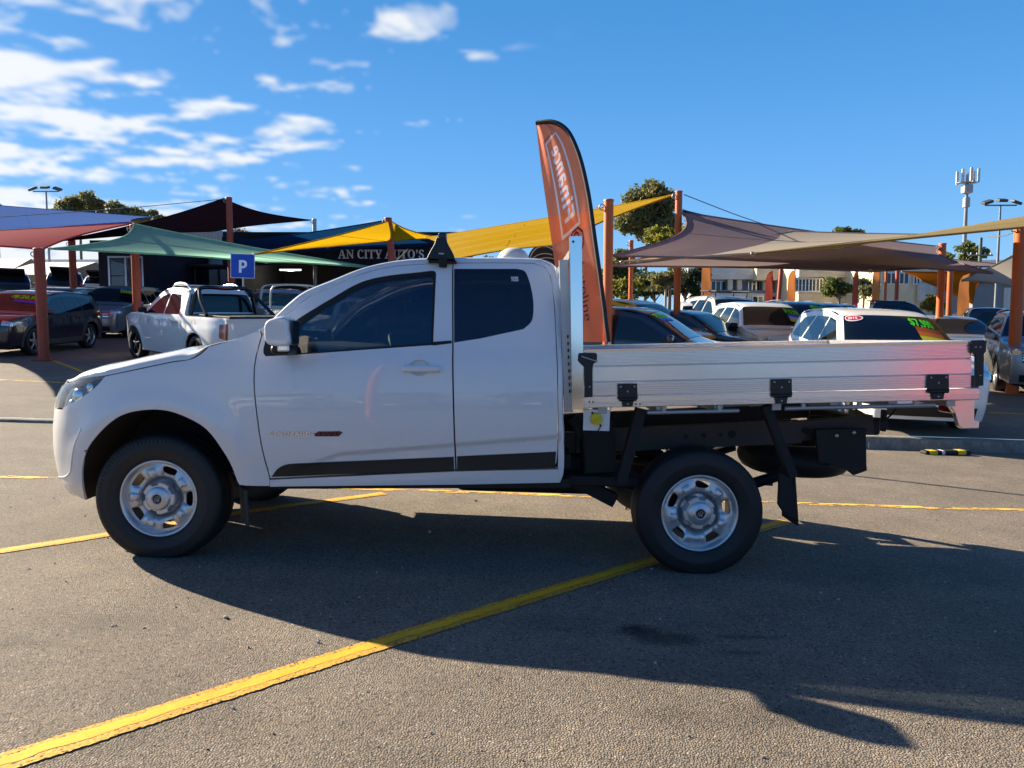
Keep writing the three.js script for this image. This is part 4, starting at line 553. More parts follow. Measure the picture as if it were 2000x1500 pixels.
function carAt(X, d, hx, hd, opt) { // hx, hd: heading across the picture and into depth
  const K = KINDS[opt.kind], sx = (opt.L || K.L) / K.L, sy = opt.sy || 1, sw = (opt.W || K.W) / K.W, r = K.r * (opt.rs || 1);
  const name = opt.name || 'parked_car', g = thing(name, opt.label, opt.category || 'car', [0, 0, 0], 0, opt.group);
  const hl = Math.hypot(hx, hd), H = V(hx / hl, 0, -hd / hl), z = -d, e = 0.5, y0 = gy(X, z) + (opt.lift || 0);
  const n = V(-(gy(X + 1, z) - gy(X - 1, z)) / 2, 1, -(gy(X, z + e) - gy(X, z - e)) / (2 * e)).normalize();
  const ax = H.clone().negate(); ax.addScaledVector(n, -ax.dot(n)).normalize(); const az = ax.clone().cross(n);
  g.quaternion.setFromRotationMatrix(new THREE.Matrix4().makeBasis(ax, n, az)); g.position.set(X, y0, z);
  const W = K.W / 2 * sw, Lh = K.L / 2 * sx, P = K.p.map((q) => [q[0] * sx, r + (q[1] - K.r) * sy, q[2], q[3]]);
  const yT = (y) => r + (y - K.r) * sy, sc = (pts) => pts.map((q) => [q[0] * sx, yT(q[1])]);
  const b0 = yT(K.belt[0]), b1 = yT(K.belt[1]);
  const f = (x, y) => {
    const yb = lerp(b0, b1, clamp((x + Lh) / (2 * Lh))), ym = b0 * 0.72; let w = W;
    if (y < ym) w -= 0.05 * ((ym - y) / ym) ** 2 * 2; else if (y < yb) w -= 0.03 * ((y - ym) / (yb - ym)) ** 2; else w -= 0.03 + 0.36 * (y - yb) + 0.1 * (y - yb) ** 2;
    w -= 0.012 * Math.exp(-(((y - yb * 0.86) / 0.03) ** 2));
    const tf = clamp((-x - (Lh - 0.85 * sx)) / (0.7 * sx)), tb = clamp((x - (Lh - 0.7 * sx)) / (0.6 * sx)); w *= 1 - 0.17 * tf * tf - 0.11 * tb * tb;
    const xf = (-K.L / 2 + K.fo) * sx, xr = xf + K.wb * sx; for (const xw of [xf, xr]) { const q = Math.hypot(x - xw, y - r); w += 0.018 * Math.exp(-(((q - r - 0.1) / 0.07) ** 2)); }
    return w;
  };
  const xf = (-K.L / 2 + K.fo) * sx, xr = xf + K.wb * sx, ra = r + 0.065, yb = P[0][1], yBot = r * 0.72;
  const archPts = (xw) => { const a0 = Math.asin(clamp((yBot - r) / ra, -1, 1)), o = []; for (let k = 0; k <= 14; k++) { const a = lerp(a0, Math.PI - a0, k / 14); o.push([xw + Math.cos(a) * ra, r + Math.sin(a) * ra]); } return o; };
  const bodyMat = opt.paint, outline = [...P.map((q) => [q[0], q[1]]), [xr + ra + 0.02, yBot + 0.04], ...archPts(xr), ...archPts(xf), [xf - ra - 0.02, yBot + 0.04]];
  const sil = P.map((q) => [q[0], q[1], f(q[0], q[1]), q[2], q[3], 2.8]), rb = ribbon(sil), N = rb.n;
  const topN = K.ws[0];
  mesh('body', [panel(outline, f, 1, { thick: 0.03, step: 0.16 }), panel(outline, f, -1, { thick: 0.03, step: 0.16 }), rb.patch(0, N, -1, 1, N * 4, 24)], bodyMat, g);
  mesh('underbody', box(2 * Lh - 0.5, 0.34, 2 * W - 0.56, 0, r * 0.72 + 0.1, 0), M.rubber, g);
  const glass = opt.glass || M.glass;
  const ws = mesh('windscreen', rb.patch(K.ws[0] + 0.06, K.ws[1] - 0.04, -0.8, 0.8, 10, 18, 0.008), glass, g);
  if (!opt.noRear) mesh('rear_window', rb.patch(K.rw[0] + 0.12, K.rw[1] - 0.12, -0.72, 0.72, 8, 16, 0.008), glass, g);
  for (const s of [1, -1]) {
    for (const wdw of K.win) mesh('side_window', panel(sc(wdw), f, s, { off: 0.006, thick: 0.01, step: 0.2 }), glass, g);
    for (const dr of K.doors) { const dm = mesh('door', panel(sc(dr), f, s, { off: 0.004, thick: 0.012, step: 0.2 }), bodyMat, g); const hx2 = dr.reduce((a, q) => Math.max(a, q[0]), -9) * sx - 0.2, hy = lerp(b0, b1, 0.5) - 0.12; mesh('door_handle', rbox(0.17, 0.026, 0.03, 0.01, hx2, hy, s * (f(hx2, hy) + 0.02)), opt.chromeHandles ? M.chrome : bodyMat, dm); }
    const mx = sc([K.win[0][0]])[0][0] + 0.08, my = b0 + 0.07; const mm = mesh('wing_mirror', rbox(0.12, 0.13, 0.2, 0.05, mx - 0.02, my + 0.03, s * (f(mx, my) + 0.13), 0, 0, 0, 3), opt.blackMirror ? M.black : bodyMat, g);
    mesh('mirror_arm', rbox(0.06, 0.05, 0.12, 0.015, mx, my - 0.03, s * (f(mx, my) + 0.03)), M.black, mm);
    // head lamp on the front corner, tail lamp on the rear corner
    const hl0 = opt.lampRow || [2.35, 2.95], ly = [rb.at(hl0[0], s).y, rb.at(hl0[1], s).y], hxx = rb.at(2.6, s).x;
    mesh('headlight', [rb.patch(hl0[0], hl0[1], s * 0.5, s * 0.995, 4, 10, 0.012), panel([[hxx - 0.02, ly[0] + 0.01], [hxx + 0.03, ly[0]], [hxx + 0.34, ly[1] + 0.0], [hxx + 0.2, ly[1] + 0.02], [hxx + 0.0, ly[1]]], f, s, { off: 0.008, thick: 0.01, step: 0.1 })], M.lamp, g);
    const pk = opt.kind === 'pickup', ti = pk ? [14.1, 14.9] : opt.kind === 'sedan' ? [11.6, 12.4] : [10.1, 10.9], ta = rb.at(ti[0], s), tb = rb.at(ti[1], s);
    mesh('tail_light', [rb.patch(ti[0], ti[1], s * (pk ? 0.8 : 0.6), s * 0.995, 5, 8, 0.012), panel([[ta.x + 0.0, ta.y], [tb.x + 0.0, tb.y], [tb.x - (pk ? 0.2 : 0.2), tb.y + 0.04], [ta.x - (pk ? 0.2 : 0.26), ta.y - 0.02]], f, s, { off: 0.008, thick: 0.01, step: 0.12 })], M.tail, g);
    if (opt.cladding) { mesh('sill_cladding', panel([[xf + ra, yBot], [xf + ra + 0.04, yBot + 0.13], [xr - ra - 0.04, yBot + 0.13], [xr - ra, yBot]], f, s, { off: 0.012, thick: 0.02, step: 0.2 }), M.plasticGrey, g); for (const xw of [xf, xr]) { const o = archPts(xw), q = o.map(([a, b]) => [xw + (a - xw) * 1.16, r + (b - r) * 1.16]); mesh('arch_cladding', panel([...o, ...q.reverse()], f, s, { off: 0.012, thick: 0.02, step: 0.2 }), M.plasticGrey, g); } }
    if (opt.rails) { const pts = [7.1, 7.6, 8.2, 8.9].map((q) => rb.at(q, s * 0.78)); mesh('roof_rail', tube(pts.map((p) => V(p.x, p.y + 0.045, p.z)), 0.017, 16, 6), opt.railMat || M.alloy, g); }
    for (const xw of [xf, xr]) { const wg = new THREE.Group(); wg.name = 'wheel'; wg.position.set(xw, r, s * (W - 0.13)); if (s < 0) wg.rotation.y = Math.PI; g.add(wg); const c = carWheel(r, opt.wheel || 'five'); mesh('tyre', c.tyre, M.tyre, wg); mesh('rim', c.rim, opt.rimMat || M.alloy, wg); mesh('brake_disc', c.disc, M.chassis, wg); }
  }
  mesh('grille', rb.patch(opt.grille ? opt.grille[0] : 1.75, opt.grille ? opt.grille[1] : 2.55, -0.46, 0.46, 4, 16, 0.012), M.black, g);
  if (opt.bars) for (const q of [0.25, 0.5, 0.75]) { const a = lerp(1.75, 2.55, q); mesh('grille_bar', rb.patch(a - 0.05, a + 0.05, -0.45, 0.45, 2, 16, 0.024), M.chrome, g); }
  mesh('lower_intake', rb.patch(0.35, 0.95, -0.5, 0.5, 4, 16, 0.012), M.black, g);
  const np = rb.at(1.35, 0); mesh('number_plate', rbox(0.012, 0.11, 0.37, 0.004, np.x - 0.012, np.y, 0), std(0.6, 0.58, 0.5, 0.5), g);
  { const q = rb.at(N - 1, 0); mesh('rear_plate', rbox(0.012, 0.11, 0.37, 0.004, q.x + 0.012, q.y + 0.06, 0), std(0.6, 0.58, 0.5, 0.5), g); }
  if (opt.badge) { const q = rb.at(2.2, 0); mesh('badge', new THREE.CylinderGeometry(0.06, 0.06, 0.02, 24).rotateZ(Math.PI / 2).translate(q.x - 0.03, q.y, 0), M.chrome, g); }
  // writing on the windscreen
  for (const dc of opt.decals || []) mesh('windscreen_price', rb.patch(lerp(K.ws[0], K.ws[1], dc.v[0]), lerp(K.ws[0], K.ws[1], dc.v[1]), dc.u[0], dc.u[1], 4, 10, 0.014), new THREE.MeshStandardMaterial({ map: dc.tex, transparent: true, alphaTest: 0.4, roughness: 0.6, side: THREE.DoubleSide }), ws);
  if (opt.rack) { const y = yT(1.62) + 0.16, x0 = -0.35 * sx, x1 = 0.95 * sx; const rk = new THREE.Group(); rk.name = 'roof_rack'; g.add(rk); for (const s of [1, -1]) mesh('rack_rail', rbox(x1 - x0, 0.05, 0.04, 0.01, (x0 + x1) / 2, y, s * 0.58), M.black, rk); for (let k = 0; k < 5; k++) mesh('rack_bar', rbox(0.05, 0.03, 1.16, 0.01, lerp(x0, x1, k / 4), y - 0.02, 0), M.black, rk); for (const s of [1, -1]) for (const q of [0.12, 0.88]) mesh('rack_leg', rbox(0.05, 0.2, 0.04, 0.01, lerp(x0, x1, q), y - 0.1, s * 0.56), M.black, rk); }
  if (opt.extra) opt.extra({ g, rb, f, P, W, Lh, r, yT, sx, b0, b1 });
  return g;
}
// writing: price, then lines of smaller signs under it
const priceTex = (price, col, lines = []) => canvasTex(256, 160, (x, w, h) => { x.clearRect(0, 0, w, h); x.font = 'bold 62px sans-serif'; x.textBaseline = 'top'; x.fillStyle = col; x.strokeStyle = col; x.lineWidth = 3; x.setTransform(1, 0.08, 0, 1, 0, 0); x.fillText(price, 4, 2, 246); x.strokeText(price, 4, 2, 246); let y = 66; for (const [c, t, tc] of lines) { x.fillStyle = c; x.fillRect(22, y, 210, 24); if (t) { x.font = 'bold 19px sans-serif'; x.fillStyle = tc; x.fillText(t, 34, y + 3, 186); } y += 24; } });
const ovalTex = (txt) => canvasTex(192, 96, (x) => { x.clearRect(0, 0, 192, 96); x.fillStyle = '#f2ecec'; x.beginPath(); x.ellipse(96, 48, 94, 44, 0, 0, 7); x.fill(); x.fillStyle = '#c8102a'; x.beginPath(); x.ellipse(96, 48, 84, 34, 0, 0, 7); x.fill(); x.fillStyle = '#fff'; x.font = 'bold 46px sans-serif'; x.textAlign = 'center'; x.textBaseline = 'middle'; x.fillText(txt, 96, 50); });
const PT = { p7990: priceTex('$7,990', '#5df01a', [['#e0561a', '', '#5a1200'], ['#f07a14', '', '#5a1200'], ['#e8e020', '', '#303000'], ['#35d820', '', '#053500']]), p20: priceTex('$20,990', '#62f01c', [['#a01822', '', ''], ['#3a46d8', '', '#c8d0ff']]), p14: priceTex('$14,990', '#2fd88c', [['#d8d020', '', ''], ['#b03018', '', '']]), p19: priceTex('$19,990', '#58ee24', [['#3350d0', '', '#cdd4ff'], ['#b8a8e8', '', ''], ['#d8d828', '', '']]), p16: priceTex('$16,990', '#58ee24', [['#2b60e0', '', '#dde']]), p13: priceTex('$13,990', '#4fe020', [['#d8d020', '', '']]), oval: ovalTex('2015') };
const PC = { navy: paint(0.006, 0.009, 0.022), black: paint(0.006, 0.006, 0.008), silver: paint(0.34, 0.35, 0.36, { metalness: 0.6, roughness: 0.35 }), white: paint(0.76, 0.75, 0.72), grey: paint(0.09, 0.095, 0.1, { metalness: 0.5 }), champagne: paint(0.36, 0.34, 0.30, { metalness: 0.5, roughness: 0.35 }), yellow: paint(0.42, 0.24, 0.015), red: paint(0.42, 0.012, 0.014), blue: paint(0.012, 0.03, 0.12), maroon: paint(0.06, 0.008, 0.012) };
// left of the lot
carAt(-12.65, 19.6, 0.02, -1, { kind: 'suv', L: 4.2, W: 1.78, sy: 0.95, paint: PC.navy, rimMat: M.alloy, wheel: 'five', cladding: true, decals: [{ tex: PT.p20, u: [-0.05, 0.66], v: [0.35, 0.92] }], label: 'black compact crossover parked beside the leftmost orange post', group: 'cars on the display lot' });
carAt(-13.9, 26.6, 0.06, -1, { kind: 'suv', sy: 1.08, paint: PC.silver, bars: true, badge: true, decals: [{ tex: PT.p14, u: [0.1, 0.7], v: [0.5, 0.95] }], label: 'silver crossover facing out between the black crossover and the white pickup', group: 'cars on the display lot' });
carAt(-15.2, 25.0, 0.1, -1, { kind: 'suv', paint: PC.champagne, rails: true, label: 'champagne wagon behind the black crossover at the left edge', group: 'cars on the display lot' });
carAt(-16.6, 22.0, 0.1, -1, { kind: 'sedan', paint: PC.maroon, label: 'dark maroon sedan at the far left edge of the lot', group: 'cars on the display lot' });
{ // open-boot hatchbacks at the back left
  const lid = ({ g, rb }) => { const a = rb.at(9, 0), L = 0.85; mesh('open_tailgate', rbox(L, 0.09, 1.15, 0.045, a.x + L * 0.4, a.y + 0.13, 0, 0, 0, 0.3, 4), M.blackGloss, g); mesh('tailgate_glass', rbox(L * 0.5, 0.02, 0.95, 0.01, a.x + 0.2, a.y + 0.14, 0, 0, 0, 0.3), M.glass, g); };
  carAt(-22.6, 38, -0.5, 1, { kind: 'hatch', paint: PC.black, lift: 0.9, extra: lid, label: 'black hatchback with its tailgate raised, left of the navy office', group: 'hatchbacks with raised tailgates' });
  carAt(-20.0, 37, -0.35, 1, { kind: 'hatch', paint: PC.white, lift: 0.75, extra: lid, label: 'white hatchback with its tailgate raised beside the navy office', group: 'hatchbacks with raised tailgates' });
  carAt(-26.0, 39, -0.6, 1, { kind: 'hatch', paint: PC.navy, lift: 0.8, extra: lid, label: 'dark blue hatchback with raised tailgate at the back left edge', group: 'hatchbacks with raised tailgates' });
}
// white double-cab pickup seen from behind
carAt(-7.35, 17.75, -0.75, 0.66, { kind: 'pickup', name: 'pickup_truck', category: 'pickup', paint: PC.white, rimMat: M.darkAlloy, chromeHandles: true, blackMirror: true, rails: false, label: 'white double cab pickup with black sports bar beside the blue parking sign', group: 'pickups on the display lot',
  extra: ({ g, yT, W }) => { const y = yT(1.19); for (const s of [1, -1]) mesh('sports_bar', [tube([V(0.98, y, s * (W - 0.14)), V(0.99, y + 0.5, s * (W - 0.28)), V(1.0, y + 0.6, s * (W - 0.38)), V(1.0, y + 0.61, 0)], 0.045, 30, 10), tube([V(1.0, y + 0.58, s * (W - 0.34)), V(1.3, y + 0.34, s * (W - 0.22)), V(1.75, y + 0.02, s * (W - 0.13))], 0.042, 24, 10)], M.blackGloss, g); mesh('brake_lamp', rbox(0.03, 0.04, 0.3, 0.01, 1.05, y + 0.62, 0), M.tail, g); mesh('tonneau_cover', rbox(1.62, 0.03, 1.5, 0.015, 1.82, y + 0.02, 0), M.rubber, g); mesh('roof_spoiler', rbox(0.5, 0.03, 1.2, 0.012, 0.1, yT(1.84), 0), PC.white, g); for (const s of [1, -1]) mesh('roof_rail', tube([V(-0.3, yT(1.77), s * 0.58), V(-0.1, yT(1.86), s * 0.6), V(0.45, yT(1.86), s * 0.6), V(0.65, yT(1.75), s * 0.58)], 0.022, 20, 8), M.alloy, g); for (const s of [1, -1]) mesh('rear_bumper', rbox(0.14, 0.18, 0.8, 0.04, 2.68, 0.62, s * 0.46), M.chrome, g); } });
carAt(-8.0, 25.5, -0.5, 0.85, { kind: 'pickup', name: 'pickup_truck', category: 'pickup', paint: PC.silver, label: 'silver pickup with a steel ladder rack behind the blue parking sign', group: 'pickups on the display lot',
  extra: ({ g, yT, W }) => { const y = yT(1.2); for (const x of [1.05, 2.4]) mesh('ladder_rack', tube([V(x, y, W - 0.12), V(x, y + 0.62, W - 0.18), V(x, y + 0.7, W - 0.3), V(x, y + 0.7, -W + 0.3), V(x, y + 0.62, -W + 0.18), V(x, y, -W + 0.12)], 0.03, 50, 8), M.galv, g); } });
carAt(-5.7, 22.5, -0.25, -1, { kind: 'suv', paint: PC.white, label: 'small white hatchback facing out behind the truck windscreen', group: 'cars on the display lot' });
// right of the flag
carAt(2.3, 14.0, 0.85, -0.38, { kind: 'sedan', sy: 1.1, paint: PC.navy, decals: [{ tex: PT.p16, u: [-0.6, 0.1], v: [0.45, 0.95] }], label: 'dark blue sedan right behind the tray beside the tall orange flag', group: 'cars on the display lot',
  extra: ({ g, f }) => { const mat = new THREE.MeshStandardMaterial({ map: PT.p16, alphaTest: 0.4, transparent: true, roughness: 0.6, side: THREE.DoubleSide }); const m = panel([[-0.5, 1.08], [-0.1, 1.08], [-0.1, 1.27], [-0.5, 1.27]], f, 1, { off: 0.012, thick: 0, step: 0.1 }); const P = m.attributes.position, u = m.attributes.uv; for (let i = 0; i < P.count; i++) u.setXY(i, (P.getX(i) + 0.5) / 0.4, (P.getY(i) - 1.08) / 0.19); m.uv = u; } });
carAt(3.0, 18.6, 0.75, -0.62, { kind: 'suv', L: 4.1, sy: 1.06, paint: PC.yellow, label: 'mustard yellow crossover behind the dark blue sedan', group: 'cars on the display lot' });
carAt(4.5, 19.0, 0.75, -0.62, { kind: 'sedan', paint: PC.black, decals: [{ tex: PT.p13, u: [0.1, 0.7], v: [0.4, 0.9] }], label: 'black sedan in front of the orange post between yellow crossover and silver wagon', group: 'cars on the display lot' });
carAt(6.8, 28.0, 0.1, 1, { kind: 'hatch', sy: 1.14, paint: PC.white, label: 'white hatchback seen from behind under the brown sail', group: 'cars on the display lot' });
carAt(7.9, 30.5, -0.05, 1, { sy: 1.05, kind: 'suv', paint: PC.champagne, label: 'champagne wagon seen from behind left of the tall four wheel drive', group: 'cars on the display lot' });
carAt(7.3, 25.5, 0.14, -1, { kind: 'suv', L: 4.8, W: 1.9, sy: 1.2, rs: 1.1, paint: PC.champagne, rack: true, blackMirror: true, wheel: 'steel', label: 'tall silver four wheel drive with a roof rack under the brown sail', group: 'cars on the display lot' });
carAt(6.5, 19.6, 0.03, -1, { kind: 'suv', L: 4.4, sy: 1.08, paint: PC.white, blackMirror: true, cladding: true, decals: [{ tex: PT.p19, u: [0.2, 0.72], v: [0.2, 0.95] }], label: 'white crossover with dark windscreen behind the tray, left of the nearest white wagon', group: 'cars on the display lot' });
carAt(10.2, 26.5, 0.05, -1, { kind: 'suv', sy: 1.14, paint: PC.black, rails: true, decals: [{ tex: PT.p13, u: [0.0, 0.5], v: [0.4, 0.95] }], label: 'black wagon with price on its screen behind the white crossover', group: 'cars on the display lot' });
carAt(12.6, 30.5, 0.03, -1, { kind: 'suv', sy: 1.12, paint: PC.black, rails: true, label: 'black wagon in the back row behind the dark grey sedan', group: 'cars on the display lot' });
carAt(14.6, 33.5, 0.03, -1, { kind: 'suv', sy: 1.14, paint: PC.navy, rails: true, label: 'dark blue wagon in the back row left of the black pickup', group: 'cars on the display lot' });
carAt(10.3, 21.0, -0.02, -1, { kind: 'sedan', paint: PC.grey, label: 'dark grey sedan behind the nearest white wagon', group: 'cars on the display lot' });
carAt(5.95, 12.35, -0.1, -1, { kind: 'suv', L: 4.55, sy: 1.05, paint: PC.white, rails: false, decals: [{ tex: PT.p7990, u: [0.14, 0.62], v: [0.16, 0.96] }, { tex: PT.oval, u: [-0.74, -0.3], v: [0.72, 0.96] }], label: 'nearest white wagon with a green price and a red year oval on its screen', group: 'cars on the display lot' });
carAt(15.0, 29.5, 0.9, -0.35, { kind: 'pickup', name: 'pickup_truck', category: 'pickup', paint: PC.black, sy: 1.12, rack: true, label: 'black double cab pickup with a black roof rack at the right', group: 'pickups on the display lot' });
carAt(17.6, 27.5, 0.9, -0.4, { kind: 'pickup', name: 'pickup_truck', category: 'pickup', paint: PC.navy, sy: 1.0, label: 'dark blue pickup behind the silver sedan at the right', group: 'pickups on the display lot' });
carAt(12.95, 22.2, -0.02, -1, { kind: 'sedan', sy: 1.03, paint: PC.silver, rails: false, label: 'silver sedan between the nearest white wagon and the silver four wheel drive', group: 'cars on the display lot' });
carAt(12.0, 17.0, -0.52, -1, { kind: 'suv', L: 4.85, W: 1.92, sy: 1.05, rs: 1.08, paint: PC.silver, bars: true, rails: true, label: 'silver four wheel drive with slatted grille at the right edge', group: 'cars on the display lot' });
carAt(17.0, 33, 0.0, -1, { kind: 'suv', paint: PC.white, label: 'white crossover far back at the right under the cream sail', group: 'cars on the display lot' });
carAt(19.2, 31, 0.0, -1, { kind: 'hatch', paint: PC.black, label: 'black hatchback far back beside the right orange post', group: 'cars on the display lot' });
carAt(11.6, 34, 0.0, -1, { kind: 'hatch', paint: PC.silver, label: 'silver hatchback far back in front of the cream building', group: 'cars on the display lot' });
carAt(3.4, 25, 0.3, -1, { kind: 'sedan', paint: PC.white, label: 'white sedan far back behind the mustard yellow crossover', group: 'cars on the display lot' });
carAt(-9.6, 31, 0.1, -1, { kind: 'sedan', paint: PC.grey, label: 'dark grey sedan by the office wall behind the white pickup', group: 'cars on the display lot' });
carAt(-1.6, 24, 0.1, -1, { kind: 'sedan', paint: PC.blue, label: 'blue sedan parked behind the cab of the truck', group: 'cars on the display lot' });
carAt(0.7, 25, 0.05, -1, { kind: 'suv', paint: PC.grey, rails: true, label: 'grey wagon parked behind the headboard of the truck', group: 'cars on the display lot' });
carAt(-3.6, 27, 0.0, -1, { kind: 'hatch', paint: PC.red, label: 'red hatchback in front of the dark showroom', group: 'cars on the display lot' });
// behind the photographer: the row that the truck's glass and paint mirror
carAt(-5.5, -9.5, 0.05, 1, { kind: 'suv', paint: PC.white, decals: [{ tex: PT.p13, u: [0.1, 0.7], v: [0.3, 0.9] }], label: 'white crossover in the row behind the photographer, facing the truck', group: 'cars behind the photographer' });
carAt(-2.6, -9.8, 0, 1, { kind: 'sedan', paint: PC.grey, label: 'grey sedan in the row behind the photographer', group: 'cars behind the photographer' });
carAt(0.4, -9.6, 0, 1, { kind: 'hatch', paint: PC.black, decals: [{ tex: PT.p16, u: [0.1, 0.7], v: [0.3, 0.9] }], label: 'black hatchback in the row behind the photographer', group: 'cars behind the photographer' });
carAt(3.4, -9.7, 0, 1, { kind: 'suv', paint: PC.silver, label: 'silver crossover in the row behind the photographer', group: 'cars behind the photographer' });
// ---------------------------------------------------------------- posts, sails, flags, signs
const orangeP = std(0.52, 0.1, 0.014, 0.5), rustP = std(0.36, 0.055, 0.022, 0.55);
function post(px, pyTop, d, r, label, mat = orangeP, lean = 0) {
  const t = W3(px, pyTop, d), b = V(t.x + lean, gy(t.x, t.z), t.z), g = thing('sail_post', label, 'post', [b.x, b.y, b.z], 0, 'steel posts of the shade sails');
  const h = t.y - b.y; mesh('shaft', bar(V(0, -0.05, 0), V(-lean, h, 0), r, r, 20), mat, g); mesh('cap', lathe([[0, 0.012], [r * 0.9, 0.012], [r + 0.006, 0], [r + 0.006, -0.02]], 20).translate(-lean, h + 0.003, 0), mat, g); mesh('base_plate', rbox(r * 3.2, 0.02, r * 3.2, 0.004, 0, 0.012, 0), mat, g); mesh('shackle', new THREE.TorusGeometry(0.05, 0.012, 8, 16).translate(-lean - r - 0.03, h - 0.12, 0), M.steel, g);
  return t;
}
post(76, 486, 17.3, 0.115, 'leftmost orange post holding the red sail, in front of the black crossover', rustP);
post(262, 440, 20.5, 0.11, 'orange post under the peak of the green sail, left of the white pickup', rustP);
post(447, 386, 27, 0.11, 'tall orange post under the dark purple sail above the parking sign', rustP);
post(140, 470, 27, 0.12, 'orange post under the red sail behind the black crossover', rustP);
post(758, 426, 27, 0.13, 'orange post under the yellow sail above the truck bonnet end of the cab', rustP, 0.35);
post(1189, 391, 13.2, 0.085, 'orange post directly right of the tall orange flag');
post(1326, 374, 18.5, 0.085, 'orange post at the peak of the brown sail');
post(1233, 470, 27, 0.08, 'thin orange post in front of the hedge');
post(1841, 476, 22, 0.1, 'orange post right of the brown sail, above the white wagon');
post(1857, 520, 28, 0.1, 'orange post just behind the one above the white wagon');
post(1994, 436, 15.5, 0.115, 'orange post at the right edge of the picture');
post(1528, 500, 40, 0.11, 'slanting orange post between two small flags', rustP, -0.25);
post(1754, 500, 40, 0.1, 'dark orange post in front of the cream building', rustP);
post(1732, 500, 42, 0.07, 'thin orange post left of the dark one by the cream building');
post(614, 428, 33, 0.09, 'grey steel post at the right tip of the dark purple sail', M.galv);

// a shade sail: hollow-edged sheet of knitted cloth between four corners (give one twice for a triangle)
const weave = dataTex(128, 128, (i, j) => { const v = 200 + 34 * (vn(i / 2, j / 9, 0) - 0.5) + 30 * ((i % 4 < 2) ? 0.5 : -0.5); return [v, v, v]; });
const cloth = (r, g, b, tr = 0.22) => { const t = weave.clone(); t.repeat.set(40, 40); t.needsUpdate = true; return new THREE.MeshPhysicalMaterial({ color: C3(r, g, b), map: t, roughness: 1, transmission: tr, thickness: 0, ior: 1.1, specularIntensity: 0.1, side: THREE.DoubleSide }); };
function sail(label, cs, mat, { hollow = 0.09, sag = 0.0, ripple = 0 } = {}) {
  const c = cs.map((p) => (p.isVector3 ? p : W3(...p))), mid = c.reduce((a, p) => a.add(p), V(0, 0, 0)).multiplyScalar(1 / c.length);
  const edge = (a, b, t) => { const p = a.clone().lerp(b, t), k = 4 * t * (1 - t) * hollow; return p.lerp(mid, k * 1.6); };
  const F = (u, v) => { const A = edge(c[0], c[1], u), B = edge(c[3], c[2], u), C = edge(c[0], c[3], v), D = edge(c[1], c[2], v); const p = A.multiplyScalar(1 - v).add(B.multiplyScalar(v)).add(C.multiplyScalar(1 - u)).add(D.multiplyScalar(u)); const q = c[0].clone().multiplyScalar((1 - u) * (1 - v)).add(c[1].clone().multiplyScalar(u * (1 - v))).add(c[2].clone().multiplyScalar(u * v)).add(c[3].clone().multiplyScalar((1 - u) * v)); p.sub(q); p.y -= sag * 16 * u * (1 - u) * v * (1 - v); if (ripple) p.y += ripple * Math.sin(v * 26 + u * 3) * 4 * v * (1 - v) * 4 * u * (1 - u); return p; };
  const o = thing('shade_sail', label, 'shade sail', [0, 0, 0], 0, 'shade sails over the lot');
  mesh('fabric', surf(F, 30, 30), mat, o);
  const loop = []; for (let k = 0; k <= 20; k++) loop.push(F(k / 20, 0)); for (let k = 1; k <= 20; k++) loop.push(F(1, k / 20)); for (let k = 1; k <= 20; k++) loop.push(F(1 - k / 20, 1)); for (let k = 1; k < 20; k++) loop.push(F(0, 1 - k / 20));
  mesh('edge_hem', new THREE.TubeGeometry(new THREE.CatmullRomCurve3(loop, true), 160, 0.022, 5, true), mat, o);
  mesh('seam', tube(Array.from({ length: 13 }, (_, k) => F(0.5, 0.01 + 0.98 * k / 12)), 0.006, 24, 4), mat, o);
  for (const p of c) mesh('corner_ring', new THREE.TorusGeometry(0.035, 0.008, 6, 14).translate(p.x, p.y, p.z), M.steel, o);
  return o;
}
const ropeMat = std(0.12, 0.11, 0.1, 0.8);
const rope = (a, b, label) => { const p = W3(...a), q = W3(...b), m = p.clone().lerp(q, 0.5); m.y -= 0.04; const o = mesh('stay_rope', tube([p, m, q], 0.012, 12, 5), ropeMat); tag(o, label, 'rope', 'stay ropes of the sails'); };
const SC = { blue: cloth(0.05, 0.16, 0.52, 0.15), purple: cloth(0.02, 0.012, 0.026, 0.12), red: cloth(0.68, 0.14, 0.15, 0.55), green: cloth(0.42, 0.78, 0.63, 0.5), navy: cloth(0.01, 0.075, 0.22, 0.4), yellow: cloth(0.78, 0.46, 0.012, 0.45), mauve: cloth(0.5, 0.36, 0.37, 0.5), cream: cloth(0.8, 0.68, 0.53, 0.45), gold: cloth(0.45, 0.32, 0.12, 0.45), orange: cloth(0.66, 0.18, 0.01, 0.45) };
sail('big blue and white sail at the upper left', [[-260, 380, 30], [300, 424, 36], [255, 434, 24], [-160, 470, 21]], SC.blue, { hollow: 0.05 });
sail('dark purple sail reaching its peak at the tall orange post', [[436, 388, 27], [606, 430, 33], [415, 452, 30], [120, 470, 25]], SC.purple, { hollow: 0.1 });
sail('red sail at the left edge tied to the leftmost post', [[-260, 462, 22], [262, 436, 21.5], [82, 487, 17.5], [-200, 474, 15]], SC.red, { hollow: 0.08 });
sail('pale green sail peaking at the second post from the left', [[98, 486, 17.6], [262, 438, 20.4], [742, 524, 23], [520, 512, 21.6]], SC.green, { hollow: 0.11 });
sail('dark blue sail rising towards the yellow sail', [[446, 474, 27], [755, 430, 27.5], [858, 480, 31], [520, 512, 33]], SC.navy, { hollow: 0.05 });
sail('bright yellow sail peaking at the post above the cab', [[497, 497, 20], [762, 431, 27], [860, 464, 30], [640, 482, 24]], SC.yellow, { hollow: 0.08 });
sail('long folded yellow sail behind the tall orange flag', [[832, 464, 27], [1316, 381, 19], [1085, 478, 17], [880, 508, 19]], SC.yellow, { hollow: 0.07, ripple: 0.06 });
